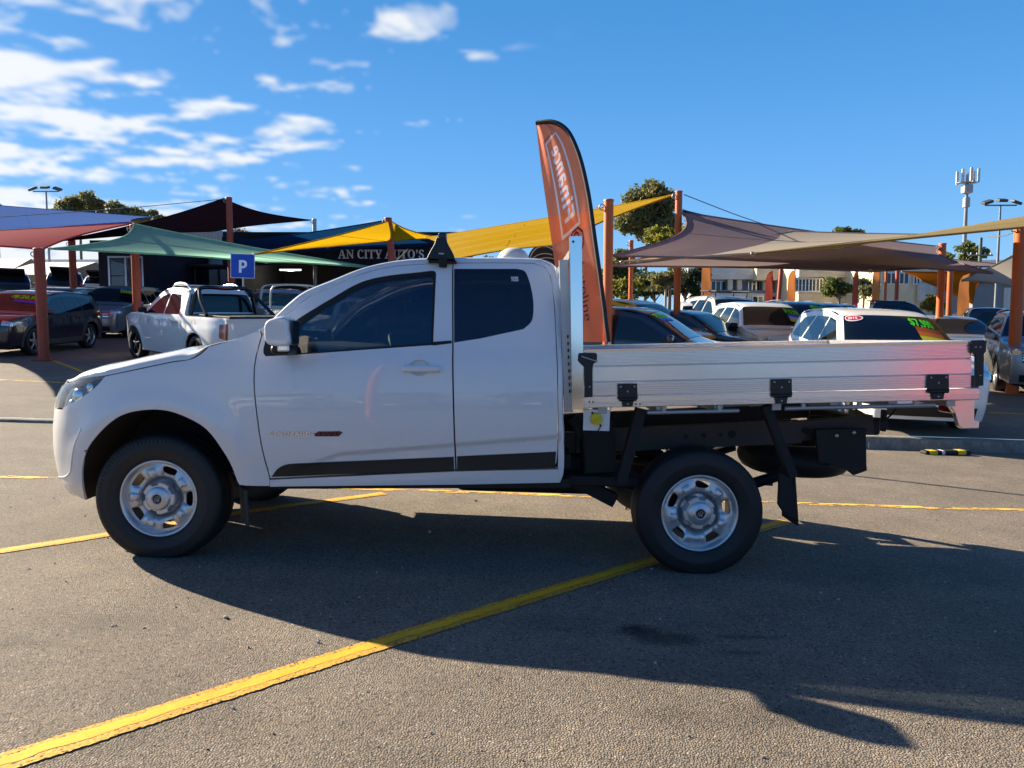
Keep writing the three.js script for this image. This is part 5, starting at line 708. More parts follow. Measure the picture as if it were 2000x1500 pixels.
sail('brown sail over the right half of the lot', [[1193, 500, 13.4], [1332, 414, 19], [1838, 482, 22.5], [1940, 534, 15.5]], SC.mauve, { hollow: 0.1 });
sail('narrow black sail edge along the top of the brown sail', [[1334, 411, 19], [1550, 461, 22], [1545, 474, 21.6], [1340, 430, 18.8]], SC.purple, { hollow: 0.03 });
sail('second brown sail lying lower behind the right posts', [[1190, 520, 15], [1560, 470, 24], [1990, 520, 24], [1700, 530, 14.5]], SC.mauve, { hollow: 0.06 });
sail('cream sail lying over the brown one', [[1215, 512, 14], [1546, 452, 19], [1800, 458, 20], [1640, 484, 14.4]], SC.cream, { hollow: 0.025 });
sail('golden brown sail strip sweeping up to the right edge', [[1470, 496, 13.6], [1775, 462, 18], [2050, 416, 14], [2060, 438, 11.5]], SC.gold, { hollow: 0.03 });
sail('pale cream sail at the right edge below the post head', [[1880, 548, 20], [2060, 440, 24], [2200, 560, 22], [2010, 570, 17]], SC.cream, { hollow: 0.08 });
sail('small orange sail behind the right orange posts', [[1762, 530, 38], [1930, 528, 38], [1900, 594, 36], [1800, 548, 37]], SC.orange, { hollow: 0.07 });
rope([0, 424, 24], [435, 389, 27], 'thin stay rope above the big blue sail'); rope([1164, 404, 13.5], [1186, 398, 13.2], 'short rope from the flag post to the yellow sail'); rope([1336, 380, 18.5], [1545, 455, 21.8], 'rope from the peak post down to the cream sail'); rope([1836, 481, 22], [1812, 482, 22.3], 'short rope at the post right of the brown sail'); rope([1986, 452, 15.5], [1930, 462, 17], 'short rope at the right edge post');
{ const t = V(-2.12, 5.0, 2.75), b = gy(-2.12, 2.75), g = thing('sail_post', 'orange post behind the photographer mirrored in the truck door', 'post', [t.x, b, t.z], 0, 'steel posts of the shade sails'); mesh('shaft', bar(V(0, -0.05, 0), V(0, t.y - b, 0), 0.085, 0.085, 20), orangeP, g); mesh('brace', bar(V(0, 2.9, 0), V(0.9, 4.5, 0.4), 0.05, 0.05, 12), orangeP, g); }

// feather flags
const flagTex = canvasTex(256, 1024, (x, w, h) => {
  x.fillStyle = '#f8855c'; x.fillRect(0, 0, w, h); // as seen from behind: print shows through mirrored
  x.save(); x.translate(132, 560); x.transform(1, 0, -0.02, 1, 0, 0); x.strokeStyle = '#ecd6d2'; x.lineWidth = 11; x.strokeRect(-62, -370, 112, 440); x.strokeStyle = '#8a4a52'; x.lineWidth = 9; x.beginPath(); x.moveTo(-76, -300); x.lineTo(-76, -398); x.lineTo(18, -398); x.lineTo(18, -378); x.stroke();
  x.save(); x.scale(-1, 1); x.rotate(-Math.PI / 2); x.fillStyle = '#f4e4e0'; x.font = 'bold 92px sans-serif'; x.textBaseline = 'middle'; x.fillText('Finance', -44, 4, 360); x.restore(); x.restore();
  x.save(); x.translate(150, 712); x.rotate(Math.PI / 2); x.fillStyle = '#4a2440'; x.font = '58px sans-serif'; x.textBaseline = 'middle'; x.fillText('Autoline', 20, 0, 230); x.restore();
  x.strokeStyle = '#7a2c30'; x.lineWidth = 7; x.beginPath(); for (let k = 0; k <= 8; k++) { const a = k * Math.PI / 4 + Math.PI / 8; x.lineTo(150 + 46 * Math.cos(a), 676 + 40 * Math.sin(a)); } x.stroke(); x.beginPath(); x.arc(150, 664, 16, 0, 7); x.stroke(); x.beginPath(); x.arc(150, 690, 14, 0, 7); x.stroke();
});
{
  const d = 9.2, g = thing('feather_flag', 'tall orange feather flag with a finance sign standing behind the headboard', 'flag', [0, 0, 0], 0);
  const dAt = (px) => (d + 0.62 * 1.2) / (1 + 0.62 * (px - 1000) / FOC);
  const L = spl([[1047, 241], [1056, 320], [1070, 420], [1090, 560], [1108, 668]], 8), Rr = spl([[1047, 240], [1078, 238], [1104, 252], [1126, 292], [1146, 368], [1161, 470], [1175, 570], [1187, 668]], 8);
  const at = (a, t) => { const k = t * (a.length - 1), i = Math.min(a.length - 2, Math.floor(k)); return [lerp(a[i][0], a[i + 1][0], k - i), lerp(a[i][1], a[i + 1][1], k - i)]; };
  // the banner hangs in the plane that points at the sun, as its thin shadow shows
  const fab = surf((u, v) => { const t = Math.pow(1 - v, 1), a = at(L, Math.max(t, 0.001)), b = at(Rr, 0.06 + 0.94 * t), px = lerp(a[0], b[0], u), py = lerp(a[1], b[1], u), p = W3(px, py, dAt(px)); p.z += 0.02 * Math.sin(u * 7 + v * 5) * (1 - 0.5 * u) + 0.012 * Math.sin(u * 16 - v * 3) * v; return p; }, 24, 60);
  mesh('fabric', fab, new THREE.MeshPhysicalMaterial({ map: flagTex, roughness: 0.5, transmission: 0.4, thickness: 0, ior: 1.2, side: THREE.DoubleSide }), g);
  const sl = Rr.map(([a, b]) => W3(a + 1, b, dAt(a + 1))); mesh('sleeve', new THREE.TubeGeometry(new THREE.CatmullRomCurve3(sl), 60, 0.03, 8), std(0.008, 0.008, 0.016, 0.7), g);
  const pb = W3(1190, 668, dAt(1190)); mesh('pole', bar(V(pb.x, pb.y, pb.z), V(pb.x + 0.03, gy(pb.x, pb.z) + 0.03, pb.z), 0.018, 0.018, 10), M.steel, g); mesh('ground_base', [rbox(0.7, 0.03, 0.07, 0.01, pb.x + 0.03, gy(pb.x, pb.z) + 0.02, pb.z), rbox(0.07, 0.03, 0.7, 0.01, pb.x + 0.03, gy(pb.x, pb.z) + 0.026, pb.z)], M.black, g);
}
const smallFlag = (px, py0, d, w, red, label) => {
  const p = W3(px, py0, d), y0 = gy(p.x, p.z), H = p.y - y0, g = thing('feather_flag', label, 'flag', [p.x, y0, p.z], 0, 'small feather flags');
  const col = red ? std(0.42, 0.07, 0.035, 0.8) : std(0.68, 0.24, 0.06, 0.8);
  mesh('fabric', surf((u, v) => { const yy = lerp(0.55, H, v), ww = w * (v > 0.82 ? Math.sqrt(Math.max(0, 1 - ((v - 0.82) / 0.18) ** 2)) : 1); return V(w / 2 - ww + u * ww, yy, 0.03 * Math.sin(v * 9 + u * 3)); }, 8, 30), new THREE.MeshPhysicalMaterial({ color: col.color, map: paleTex, roughness: 0.8, transmission: 0.35, thickness: 0, side: THREE.DoubleSide }), g);
  mesh('pole', bar(V(w / 2, 0.02, 0), V(w / 2, H - 0.3, 0), 0.02, 0.015, 8), M.black, g);
};
const paleTex = canvasTex(64, 256, (x, w, h) => { x.fillStyle = '#fff'; x.fillRect(0, 0, w, h); x.save(); x.translate(32, 200); x.rotate(-Math.PI / 2); x.fillStyle = '#ffe9c8'; x.font = 'bold 30px sans-serif'; x.textBaseline = 'middle'; x.fillText('Finance', 0, 0, 150); x.restore(); });
smallFlag(1380, 500, 34, 0.42, 0, 'small orange flag left of the tall four wheel drive'); smallFlag(1503, 528, 42, 0.4, 1, 'small red flag left of the slanting post'); smallFlag(1547, 526, 40, 0.42, 0, 'small orange flag right of the slanting post'); smallFlag(1672, 526, 42, 0.3, 1, 'slim red flag in front of the leafy tree'); smallFlag(1712, 520, 42, 0.42, 0, 'small orange flag left of the cream building'); smallFlag(1884, 534, 30, 0.44, 0, 'small orange flag at the right behind the dark pickup');

{ const x = 7.3, z = 4.2, y0 = gy(x, z), g = thing('feather_flag', 'plain red feather flag behind the photographer mirrored in the tray end', 'flag', [x, y0, z]); mesh('fabric', surf((u, v) => V(-0.45 + u * 0.9, 0.3 + v * 3.2, 0.03 * Math.sin(v * 8)), 6, 24), std(0.6, 0.02, 0.03, 0.8), g); mesh('pole', bar(V(0.3, 0, 0), V(0.3, 3.5, 0), 0.02, 0.016, 8), M.black, g); }
// blue parking sign
{
  const p = W3(474, 519.5, 20.6), y0 = gy(p.x, p.z), g = thing('parking_sign', 'blue square parking sign with a white letter P on a thin pole', 'sign', [p.x, y0, p.z]);
  const w = 47 / FOC * 20.6, y = p.y - y0;
  mesh('plate', rbox(w, w, 0.012, 0.004, 0, y, 0, 0, 0, -0.03), std(0.7, 0.72, 0.75, 0.4), g);
  const tx = canvasTex(128, 128, (x) => { x.fillStyle = '#0d46b8'; x.fillRect(0, 0, 128, 128); x.fillStyle = '#f4f6fa'; x.font = 'bold 98px sans-serif'; x.textAlign = 'center'; x.textBaseline = 'middle'; x.fillText('P', 64, 68); });
  mesh('sign_face', new THREE.PlaneGeometry(w * 0.95, w * 0.95).rotateZ(-0.03).translate(0, y, 0.0085), new THREE.MeshStandardMaterial({ map: tx, roughness: 0.35 }), g);
  mesh('pole', bar(V(0, -0.02, -0.02), V(0, y + w * 0.4, -0.02), 0.022, 0.022, 10), M.galv, g);
}
// rubber wheel stop with painted ends by the kerb
{ const p = W3(1848, 862, 9.55), y0 = gy(p.x, p.z), g = thing('wheel_stop', 'black rubber wheel stop with yellow patches below the nearest white wagon', 'wheel stop', [p.x, y0, p.z], 0.05); mesh('block', rbox(0.62, 0.06, 0.14, 0.025, 0, 0.03, 0, 0, 0, 0, 3), M.rubber, g); for (const x of [-0.2, 0.18]) mesh('yellow_patch', rbox(0.13, 0.064, 0.146, 0.025, x, 0.03, 0, 0, 0, 0, 3), std(0.6, 0.42, 0.02, 0.7), g); mesh('white_patch', rbox(0.07, 0.063, 0.144, 0.025, -0.07, 0.03, 0, 0, 0, 0, 3), std(0.6, 0.6, 0.6, 0.7), g); }

// ---------------------------------------------------------------- light poles, mast, power pole
function lightPole(px, py0, d, label, heads) { const p = W3(px, py0, d), y0 = gy(p.x, p.z), H = p.y - y0, g = thing('light_pole', label, 'light pole', [p.x, y0, p.z], 0, 'floodlight poles'); mesh('shaft', bar(V(0, 0, 0), V(0, H, 0), 0.1, 0.05, 12), std(0.18, 0.19, 0.2, 0.6), g); mesh('cross_arm', rbox(1.8, 0.07, 0.07, 0.01, 0, H, 0), std(0.14, 0.15, 0.16, 0.6), g); for (const x of heads) mesh('floodlight', rbox(0.5, 0.16, 0.4, 0.04, x, H + (x ? 0.16 : 0.26), 0.1, 0.3, 0, x * -0.4), M.plasticGrey, g); }
lightPole(90, 374, 52, 'floodlight pole at the upper left above the blue sail', [-0.85, 0, 0.85]);
lightPole(1954, 401, 42, 'floodlight pole at the right with lamps facing both ways', [-0.8, 0, 0.8]);
{ const p = W3(1890, 338, 120), y0 = gy(p.x, p.z), H = p.y - y0, g = thing('cell_tower', 'tall phone mast with antenna panels at the upper right', 'mast', [p.x, y0, p.z]); mesh('shaft', bar(V(0, 0, 0), V(0, H, 0), 0.42, 0.2, 14), std(0.2, 0.21, 0.22, 0.7), g); for (const [x, h] of [[-1.25, 0], [-0.5, 0.4], [0.25, 0.4], [1.0, 0.1], [1.5, 0.3]]) mesh('antenna_panel', rbox(0.4, 2.1, 0.25, 0.06, x, H - 0.7 + h, (x * 7) % 1 * 0.8), std(0.5, 0.5, 0.5, 0.6), g); mesh('platform', [rbox(3.0, 0.12, 1.4, 0.03, 0, H - 1.5, 0), rbox(1.4, 1.4, 1.2, 0.2, 0, H - 2.5, 0)], std(0.3, 0.31, 0.32, 0.7), g); mesh('cable_box', rbox(0.8, 1.6, 0.8, 0.1, 0, H - 4.6, 0), std(0.3, 0.31, 0.32, 0.7), g); }
{ const p = W3(1916, 464, 75), y0 = gy(p.x, p.z), H = p.y - y0, g = thing('power_pole', 'greenish timber power pole with a cross arm at the right', 'power pole', [p.x, y0, p.z]); mesh('pole', bar(V(0, 0, 0), V(0, H, 0), 0.2, 0.15, 12), std(0.11, 0.15, 0.12, 0.9), g); mesh('cross_arm', rbox(2.4, 0.14, 0.12, 0.02, 0, H - 1.75, 0.12), std(0.2, 0.2, 0.19, 0.9), g); for (const x of [-1, -0.4, 0.4, 1]) mesh('insulator', new THREE.CylinderGeometry(0.05, 0.07, 0.2, 10).translate(x, H - 1.58, 0.12), std(0.5, 0.5, 0.5, 0.4), g); }
// ---------------------------------------------------------------- buildings
const wallTex = (r, g, b) => dataTex(128, 128, (i, j) => { const n = 0.92 + 0.16 * fbm(i / 10, j / 20, 4, 0) - 0.04 + 0.04 * h2(i, j); return [r * n, g * n, b * n]; });
const wallMat = (r, g, b) => new THREE.MeshStandardMaterial({ map: wallTex(r, g, b), roughness: 0.9, side: THREE.DoubleSide });
const Wd = (px, d) => (px - 1000) / FOC * d, Hy = (py, d) => W3(1000, py, d).y;
const slab = (x0, x1, y0, y1, z, depth) => box(x1 - x0, y1 - y0, depth, (x0 + x1) / 2, (y0 + y1) / 2, z - depth / 2);
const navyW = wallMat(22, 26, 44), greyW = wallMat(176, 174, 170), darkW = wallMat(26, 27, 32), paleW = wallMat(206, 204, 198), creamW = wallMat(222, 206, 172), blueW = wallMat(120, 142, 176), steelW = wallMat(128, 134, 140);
function windowIn(g, x0, x1, y0, y1, z, cols = 1, rows = 1, fm = M.alloy, glass = M.glass) {
  const w = new THREE.Group(); w.name = 'window'; g.add(w); const t = 0.07;
  mesh('frame', [box(x1 - x0, t, 0.12, (x0 + x1) / 2, y0 + t / 2, z + 0.03), box(x1 - x0, t, 0.12, (x0 + x1) / 2, y1 - t / 2, z + 0.03), ...Array.from({ length: cols + 1 }, (_, k) => box(t, y1 - y0 - 2 * t, 0.11, clamp(lerp(x0, x1, k / cols), x0 + t / 2, x1 - t / 2), (y0 + y1) / 2, z + 0.03))], fm, w);
  for (let c = 0; c < cols; c++) for (let r = 0; r < rows; r++) { const a = lerp(x0, x1, c / cols) + t / 2, b = lerp(x0, x1, (c + 1) / cols) - t / 2, e = lerp(y0 + t, y1 - t, r / rows), f2 = lerp(y0 + t, y1 - t, (r + 1) / rows); mesh('pane', box(b - a - 0.01, f2 - e - 0.03, 0.02, (a + b) / 2, (e + f2) / 2, z + 0.02), glass, w); }
}
{ // navy office at the left
  const d = 29, z = -d, g = thing('sales_office', 'navy office cabin with a framed window left of the white pickup', 'building'), x0 = Wd(200, d), x1 = Wd(312, d), yb = gy(x0, z) - 0.3, yt = Hy(478, d);
  const wx0 = Wd(217, d), wx1 = Wd(286, d), wy0 = Hy(577, d), wy1 = Hy(500, d);
  mesh('wall', [slab(x0, wx0, yb, yt, z, 0.25), slab(wx1, x1, yb, yt, z, 0.25), slab(wx0, wx1, yb, wy0, z, 0.25), slab(wx0, wx1, wy1, yt, z, 0.25), slab(x0, x0 + 0.2, yb, yt, z - 0.25, 5), slab(x1 - 0.2, x1, yb, yt, z - 0.25, 5)], navyW, g);
  mesh('roof', slab(x0 - 0.2, x1 + 0.2, yt, yt + 0.15, z + 0.2, 5.8), navyW, g); mesh('floor', slab(x0, x1, yb, yb + 0.35, z - 0.25, 4.8), greyW, g); mesh('back_wall', slab(x0, x1, yb, yt, z - 5, 0.2), greyW, g);
  const cl = new THREE.MeshPhysicalMaterial({ color: C3(0.6, 0.66, 0.7), transmission: 0.9, thickness: 0, roughness: 0.02, side: THREE.DoubleSide });
  windowIn(g, wx0, wx1, wy0, wy1, z - 0.1, 2, 2, M.alloy, cl);
}
{ // grey rendered wall and corrugated parapet
  const d = 34, z = -d, g = thing('workshop', 'grey workshop with corrugated parapet behind the green sail', 'building'), x0 = Wd(300, d), x1 = Wd(480, d), yb = gy(x0, z) - 0.4;
  mesh('wall', slab(x0, x1, yb, Hy(470, d), z, 0.3), greyW, g);
  const corr = surf((u, v) => V(lerp(Wd(330, 36), Wd(600, 36), u), lerp(Hy(482, 36), Hy(lerp(440, 466, u), 36), v), -36 + 0.03 * Math.sin(u * 240)), 480, 1); mesh('corrugated_parapet', corr, std(0.26, 0.28, 0.3, 0.6, 0.3), g);
  mesh('wall_heater', rbox(0.55, 0.5, 0.4, 0.03, Wd(353, d), Hy(512, d), z + 0.2), std(0.5, 0.5, 0.5, 0.6), g);
  for (const px of [386, 432]) mesh('awning_post', bar(V(Wd(px, 32), yb, -32), V(Wd(px, 32), Hy(521, 32), -32), 0.06, 0.06, 8), M.black, g);
  mesh('awning', rbox(3.2, 0.1, 1.6, 0.02, Wd(412, 32), Hy(520, 32), -32.4), M.black, g);
}
{ // open shed with the dark fascia and sign
  const d = 31, z = -d, g = thing('showroom_shed', 'dark open showroom with white sign lettering on its navy fascia', 'building'), x0 = Wd(440, d), x1 = Wd(905, d), yb = gy(-6, z) - 0.4, yf0 = Hy(517, d), yf1 = Hy(462, d);
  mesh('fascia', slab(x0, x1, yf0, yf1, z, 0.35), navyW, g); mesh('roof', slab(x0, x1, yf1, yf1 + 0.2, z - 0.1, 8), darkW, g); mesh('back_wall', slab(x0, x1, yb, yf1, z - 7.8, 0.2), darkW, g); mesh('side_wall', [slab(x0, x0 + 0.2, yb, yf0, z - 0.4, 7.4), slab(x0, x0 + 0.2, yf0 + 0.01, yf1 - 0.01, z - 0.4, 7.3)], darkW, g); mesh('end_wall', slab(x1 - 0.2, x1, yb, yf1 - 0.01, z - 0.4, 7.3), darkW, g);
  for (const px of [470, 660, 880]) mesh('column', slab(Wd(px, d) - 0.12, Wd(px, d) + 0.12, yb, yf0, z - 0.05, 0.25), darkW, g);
  const serif = await new FontLoader().loadAsync('fonts/droid/droid_serif_bold.typeface.json'), tg = new TextGeometry("AN CITY AUTO'S", { font: serif, size: 0.36, depth: 0.04, curveSegments: 3 }); tg.computeBoundingBox(); tg.scale((Wd(830, d) - Wd(664, d)) / tg.boundingBox.max.x, 1, 1); mesh('sign_lettering', tg.translate(Wd(664, d), Hy(505, d), z + 0.002), std(0.78, 0.78, 0.78, 0.5), g);
  const tube_ = mesh('fluorescent_light', box(1.0, 0.07, 0.12, Wd(571, 35), Hy(527, 35), -35), new THREE.MeshStandardMaterial({ color: 0xffffff, emissive: C3(1, 0.97, 0.88), emissiveIntensity: 0.5 }), g); const pl = new THREE.PointLight(0xfff4dd, 2, 12); pl.position.set(Wd(571, 35), Hy(527, 35) - 0.15, -35); pl.castShadow = true; g.add(pl); pl.name = 'fluorescent_light_source';
}
{ const d = 24, p = W3(1062, 500, d), g = thing('round_sign', 'round black sign with a car outline behind the cab roof', 'sign', [p.x, gy(p.x, p.z), p.z]); const tx = canvasTex(128, 128, (x) => { x.fillStyle = '#0b0c12'; x.fillRect(0, 0, 128, 128); x.strokeStyle = '#c8ccd4'; x.lineWidth = 5; x.beginPath(); x.arc(64, 64, 56, 0, 7); x.stroke(); x.lineWidth = 4; x.beginPath(); x.moveTo(14, 62); x.quadraticCurveTo(50, 26, 100, 44); x.stroke(); x.beginPath(); x.moveTo(22, 76); x.quadraticCurveTo(60, 44, 112, 62); x.stroke(); x.fillStyle = '#b01820'; x.fillRect(26, 88, 76, 8); }); const y = p.y - g.position.y; mesh('disc', new THREE.CylinderGeometry(0.5, 0.5, 0.06, 40).rotateX(Math.PI / 2).translate(0, y - 0.12, -0.04), M.black, g); mesh('sign_face', new THREE.CircleGeometry(0.49, 40).translate(0, y - 0.12, -0.006), new THREE.MeshStandardMaterial({ map: tx, roughness: 0.5 }), g); mesh('pole', bar(V(0, 0, -0.1), V(0, y - 0.3, -0.1), 0.05, 0.05, 10), M.black, g); }
{ // blue and white offices right of the trees
  const d = 58, z = -d, g = thing('office_block', 'pale blue two storey office block behind the small flags', 'building'), yb = gy(20, z) - 1, y1 = Hy(585, d), y2 = Hy(540, d), y3 = Hy(522, d);
  const xa = Wd(1352, d), xb = Wd(1600, d); mesh('wall', [slab(xa, xb, yb, Hy(572, d), z - 0.5, 6)], paleW, g); mesh('upper_wall', slab(xa, xb, Hy(571.9, d), Hy(545, d), z - 1.4, 5), blueW, g);
  mesh('parapet', slab(xa - 0.4, Wd(1480, d), Hy(545, d), Hy(523, d), z - 0.2, 6.2), paleW, g); mesh('canopy', slab(Wd(1470, d), xb, Hy(548, d), Hy(520, d), z + 0.5, 6.6), creamW, g);
  for (const [a, b] of [[1366, 1392], [1394, 1424], [1468, 1492], [1500, 1526], [1532, 1556]]) windowIn(g, Wd(a, d), Wd(b, d), Hy(571, d), Hy(546, d), z - 1.36, 3);
  for (const px of [1360, 1428, 1446, 1497, 1530]) mesh('column', slab(Wd(px, d) - 0.18, Wd(px, d) + 0.18, Hy(571.5, d), Hy(545.2, d), z - 0.6, 0.4), paleW, g);
  for (const [a, b] of [[1362, 1380], [1384, 1402], [1470, 1492], [1496, 1516]]) windowIn(g, Wd(a, d), Wd(b, d), Hy(592, d), Hy(577, d), z - 0.48, 2);
  mesh('balcony_rail', slab(xa, xb, Hy(571.5, d), Hy(566, d), z - 0.55, 0.06), steelW, g);
}
{ const d = 54, z = -d, g = thing('office_block', 'cream office block with a long ribbon of upper windows', 'building'), yb = gy(22, z) - 1, x0 = Wd(1556, d), x1 = Wd(1700, d); mesh('wall', [slab(x0, x1, yb, Hy(570, d), z, 7), slab(x0, x1, Hy(541, d), Hy(515, d), z, 7), slab(x0, x1, Hy(569.9, d), Hy(541.1, d), z - 1, 5)], creamW, g); windowIn(g, x0 + 0.05, Wd(1612, d), Hy(569, d), Hy(542, d), z - 0.9, 8, 2); windowIn(g, Wd(1618, d), Wd(1690, d), Hy(569, d), Hy(542, d), z - 0.9, 8, 2); mesh('window_ledge', slab(x0 - 0.1, x1, Hy(572, d), Hy(570, d), z + 0.2, 0.4), paleW, g); }
{ const d = 50, z = -d, g = thing('office_block', 'cream building with square white windows behind the orange posts', 'building'), yb = gy(26, z) - 1, x0 = Wd(1700, d), x1 = Wd(1858, d); mesh('wall', slab(x0, x1, yb, Hy(515, d), z, 7), creamW, g); for (const [a, b] of [[1722, 1744], [1748, 1768], [1776, 1790]]) windowIn(g, Wd(a, d), Wd(b, d), Hy(556, d), Hy(532, d), z + 0.05, 2, 2, std(0.7, 0.7, 0.7, 0.5)); mesh('gable_panel', slab(Wd(1784, d), Wd(1846, d), Hy(590, d), Hy(556, d), z + 0.4, 0.3), paleW, g); }
{ const d = 46, z = -d, g = thing('warehouse', 'grey warehouse wall with a pale door at the right edge', 'building'), yb = gy(30, z) - 1; mesh('wall', slab(Wd(1895, d), Wd(2150, d), yb, Hy(552, d), z, 8), steelW, g); mesh('roof', slab(Wd(1890, d), Wd(2150, d), Hy(552, d), Hy(548, d), z + 0.3, 8.6), darkW, g); mesh('door', slab(Wd(1954, d), Wd(1978, d), yb + 1, Hy(562, d), z + 0.06, 0.06), paleW, g); }
{ const d = 95, z = -d, g = thing('warehouse', 'distant warehouse with a dark blue grey roof at the right', 'building'), yb = gy(60, z) - 2; mesh('wall', slab(Wd(1790, d), Wd(2150, d), yb, Hy(525, d), z, 14), paleW, g); const rf = surf((u, v) => V(lerp(Wd(1780, d), Wd(2160, d), u), lerp(Hy(526, d), Hy(495, d), v), lerp(z + 0.5, z - 9, v)), 1, 1); mesh('roof', rf, std(0.1, 0.125, 0.16, 0.7), g); }
{ const d = 48, z = -d, g = thing('carport', 'white canopy tents behind the left display cars', 'building'), yb = gy(-28, z); mesh('canopy', [surf((u, v) => V(lerp(Wd(-120, d), Wd(70, d), u), lerp(Hy(560, d), Hy(505, d), 1 - Math.abs(v * 2 - 1)), lerp(z + 4, z - 4, v)), 1, 2), surf((u, v) => V(lerp(Wd(80, d), Wd(195, d), u), lerp(Hy(545, d), Hy(512, d), 1 - Math.abs(v * 2 - 1)), lerp(z + 4, z - 4, v)), 1, 2)], std(0.6, 0.62, 0.66, 0.8), g); for (const px of [-60, 40, 96, 158]) mesh('post', bar(V(Wd(px, d), yb, z + 3), V(Wd(px, d), Hy(545, d), z + 3), 0.07, 0.07, 8), M.galv, g); mesh('back_wall', slab(Wd(-200, d), Wd(215, d), yb - 1, Hy(490, d), z - 6, 0.3), paleW, g); }
// ---------------------------------------------------------------- trees
const leafMat = (r, g, b) => new THREE.MeshPhysicalMaterial({ color: C3(r, g, b), vertexColors: true, roughness: 0.85, transmission: 0.45, thickness: 0, ior: 1.2, side: THREE.DoubleSide });
const LM = { gum: leafMat(0.2, 0.205, 0.085), green: leafMat(0.13, 0.16, 0.04), dark: leafMat(0.045, 0.07, 0.03), lime: leafMat(0.22, 0.22, 0.03), bare: leafMat(0.2, 0.12, 0.06) };
const bark = std(0.2, 0.16, 0.12, 0.95), paleBark = std(0.42, 0.38, 0.32, 0.9);
function tree(px, pyTop, pyBot, d, halfPx, label, { leaf = LM.gum, n = 60, per = 60, size = 0.16, trunkFrom = null, barkMat = bark, lumps = 7, category = 'tree' } = {}) {
  const cTop = W3(px, pyTop, d), cBot = W3(px, pyBot, d), y0 = gy(cTop.x, cTop.z), g = thing(category === 'tree' ? 'tree' : 'hedge', label, category, [cTop.x, y0, cTop.z], 0, category === 'tree' ? 'trees around the lot' : undefined);
  const w = halfPx / FOC * d, h = (cTop.y - cBot.y) / 2, cy = (cTop.y + cBot.y) / 2 - y0, pos = [], col = [], nor = [];
  const blobs = []; for (let k = 0; k < lumps; k++) { const a = rr(0, 6.28), e = rr(-0.5, 0.75), q = k ? rr(0.35, 0.8) : 0; blobs.push([Math.cos(a) * q * w, cy + e * h * (k ? 0.85 : 0), Math.sin(a) * q * w * 0.8, rr(0.24, 0.5)]); }
  for (let k = 0; k < n; k++) {
    const b = blobs[k % lumps], th = rr(0, 6.28), cz = rr(-0.7, 1), sr = Math.sqrt(1 - cz * cz), q = Math.pow(rnd(), 0.4) * b[3], cx = b[0] + Math.cos(th) * sr * q * w, cyy = b[1] + cz * q * h, cz2 = b[2] + Math.sin(th) * sr * q * w, tone = rr(0.72, 1.3), yel = rr(-0.12, 0.2);
    const cr = Math.min(w, h) * rr(0.07, 0.15) + size * 0.6;
    for (let i = 0; i < per; i++) {
      const u = rr(-1, 1), v = rr(0, 6.28), s = Math.sqrt(1 - u * u) * cr * Math.pow(rnd(), 0.45), x = cx + Math.cos(v) * s * 1.3, y = cyy + u * cr * 0.75 * Math.pow(rnd(), 0.4), z = cz2 + Math.sin(v) * s * 1.3;
      const A = V(rr(-1, 1), rr(-1, 0.6), rr(-1, 1)).normalize().multiplyScalar(size * rr(0.6, 1.25)), B = V(rr(-1, 1), rr(-1, 1), rr(-1, 1)).cross(A).normalize().multiplyScalar(size * 0.36);
      const p = [[x, y, z], [x + A.x * 0.5 + B.x, y + A.y * 0.5 + B.y, z + A.z * 0.5 + B.z], [x + A.x, y + A.y, z + A.z], [x + A.x * 0.5 - B.x, y + A.y * 0.5 - B.y, z + A.z * 0.5 - B.z]];
      pos.push(...p[0], ...p[1], ...p[2], ...p[0], ...p[2], ...p[3]); const t = tone * rr(0.8, 1.25); for (let q2 = 0; q2 < 6; q2++) col.push(t * (1 + yel), t, t * (1 - yel));
    }
  }
  const gg = new THREE.BufferGeometry(); gg.setAttribute('position', new THREE.Float32BufferAttribute(pos, 3)); gg.setAttribute('color', new THREE.Float32BufferAttribute(col, 3)); gg.computeVertexNormals();
  const cm = new THREE.Mesh(gg, leaf); cm.name = 'crown'; cm.castShadow = cm.receiveShadow = true; g.add(cm);
  const tr0 = Math.max(0.1, w * 0.07), tg = [bar(V(0, -0.2, 0), V(w * 0.04, cy, 0), tr0, tr0 * 0.55, 10)]; for (const b of blobs) tg.push(bar(V(w * 0.03, cy - h * 0.55, 0), V(b[0] * 0.9, b[1], b[2] * 0.9), tr0 * 0.5, tr0 * 0.14, 7)); mesh('trunk', tg, barkMat, g);
}
tree(1262, 364, 500, 48, 60, 'big gum tree behind the post of the brown sail', { n: 420, per: 40, size: 0.24, lumps: 17 });
tree(1310, 420, 520, 40, 46, 'lime green leafy tree tucked behind the brown sail peak', { leaf: LM.lime, n: 70, per: 55, size: 0.2 });
tree(1215, 470, 585, 44, 40, 'dark leafy tree behind the thin orange post', { leaf: LM.green, n: 70, per: 55, size: 0.22 });
tree(1225, 545, 600, 34, 42, 'yellow green hedge behind the yellow crossover', { leaf: LM.lime, n: 60, per: 50, size: 0.14, category: 'hedge' });
tree(1300, 500, 585, 40, 40, 'street tree with a pale trunk in front of the dark shrubs', { leaf: LM.gum, n: 70, per: 50, size: 0.18, barkMat: paleBark });
tree(1278, 515, 610, 46, 45, 'dark shrub mass beside the pale trunk', { leaf: LM.dark, n: 80, per: 50, size: 0.2, category: 'hedge' });
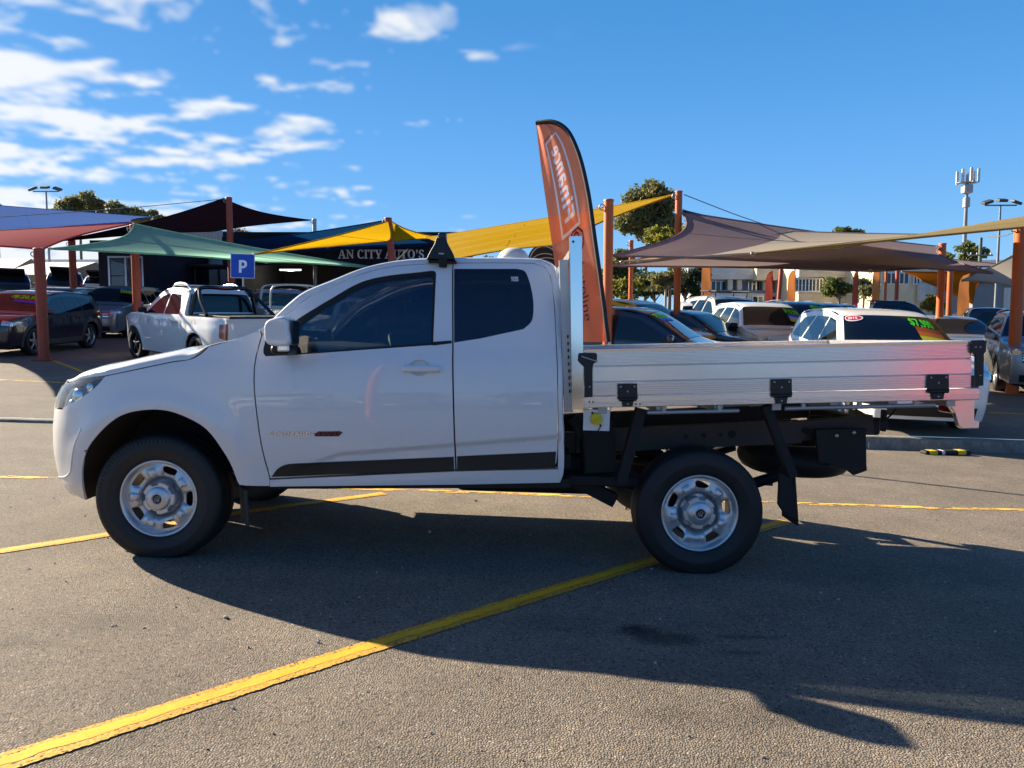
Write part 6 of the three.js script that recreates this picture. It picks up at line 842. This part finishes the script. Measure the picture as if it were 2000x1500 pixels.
tree(1338, 505, 610, 46, 34, 'dark conical shrub left of the blue office block', { leaf: LM.dark, n: 70, per: 50, size: 0.2, category: 'hedge' });
tree(152, 374, 445, 75, 48, 'left gum tree standing behind the big blue sail', { n: 150, per: 36, size: 0.34, lumps: 14 });
tree(250, 392, 445, 75, 40, 'smaller gum tree behind the join of the blue and purple sails', { n: 110, per: 34, size: 0.34, lumps: 11 });
tree(-8, 386, 440, 62, 34, 'gum tree cut by the left edge of the picture', { n: 60, per: 45, size: 0.34 });
tree(92, 414, 450, 80, 22, 'low gum tree under the left floodlight pole', { n: 36, per: 40, size: 0.34 });
tree(312, 405, 450, 90, 24, 'far gum tree right of the smaller one above the purple sail', { n: 40, per: 40, size: 0.36 });
tree(478, 440, 478, 60, 26, 'bare brownish tree behind the corrugated parapet', { leaf: LM.bare, n: 26, per: 26, size: 0.2 });
tree(1655, 441, 480, 70, 34, 'round tree top above the cream sail', { leaf: LM.green, n: 60, per: 45, size: 0.3 });
tree(1912, 474, 520, 85, 40, 'dark tree behind the power pole', { leaf: LM.green, n: 60, per: 45, size: 0.34 });
tree(1640, 530, 600, 46, 34, 'leafy street tree in front of the cream ribbon windows', { leaf: LM.green, n: 70, per: 50, size: 0.18 });
tree(1688, 530, 600, 48, 26, 'greyish street tree right of the leafy one', { leaf: LM.gum, n: 50, per: 45, size: 0.18 });
tree(1838, 492, 545, 55, 30, 'olive tree behind the post right of the brown sail', { leaf: LM.lime, n: 50, per: 45, size: 0.2 });
tree(1825, 575, 615, 40, 26, 'low golden shrub behind the black pickup', { leaf: LM.lime, n: 40, per: 40, size: 0.14, category: 'hedge' });
for (const [px, top, d, w, label] of [[880, 505, 62, 70, 'leafy tree behind the cab roof, left of the round sign'], [985, 500, 66, 70, 'leafy tree behind the cab roof and the round sign'], [1090, 498, 60, 60, 'leafy tree hidden behind the tall orange flag'], [1160, 505, 58, 40, 'leafy tree between the flag and the hedge']]) tree(px, top, 610, d, w, label, { leaf: LM.green, n: 80, per: 40, size: 0.3 });
renderer.render(scene, camera);
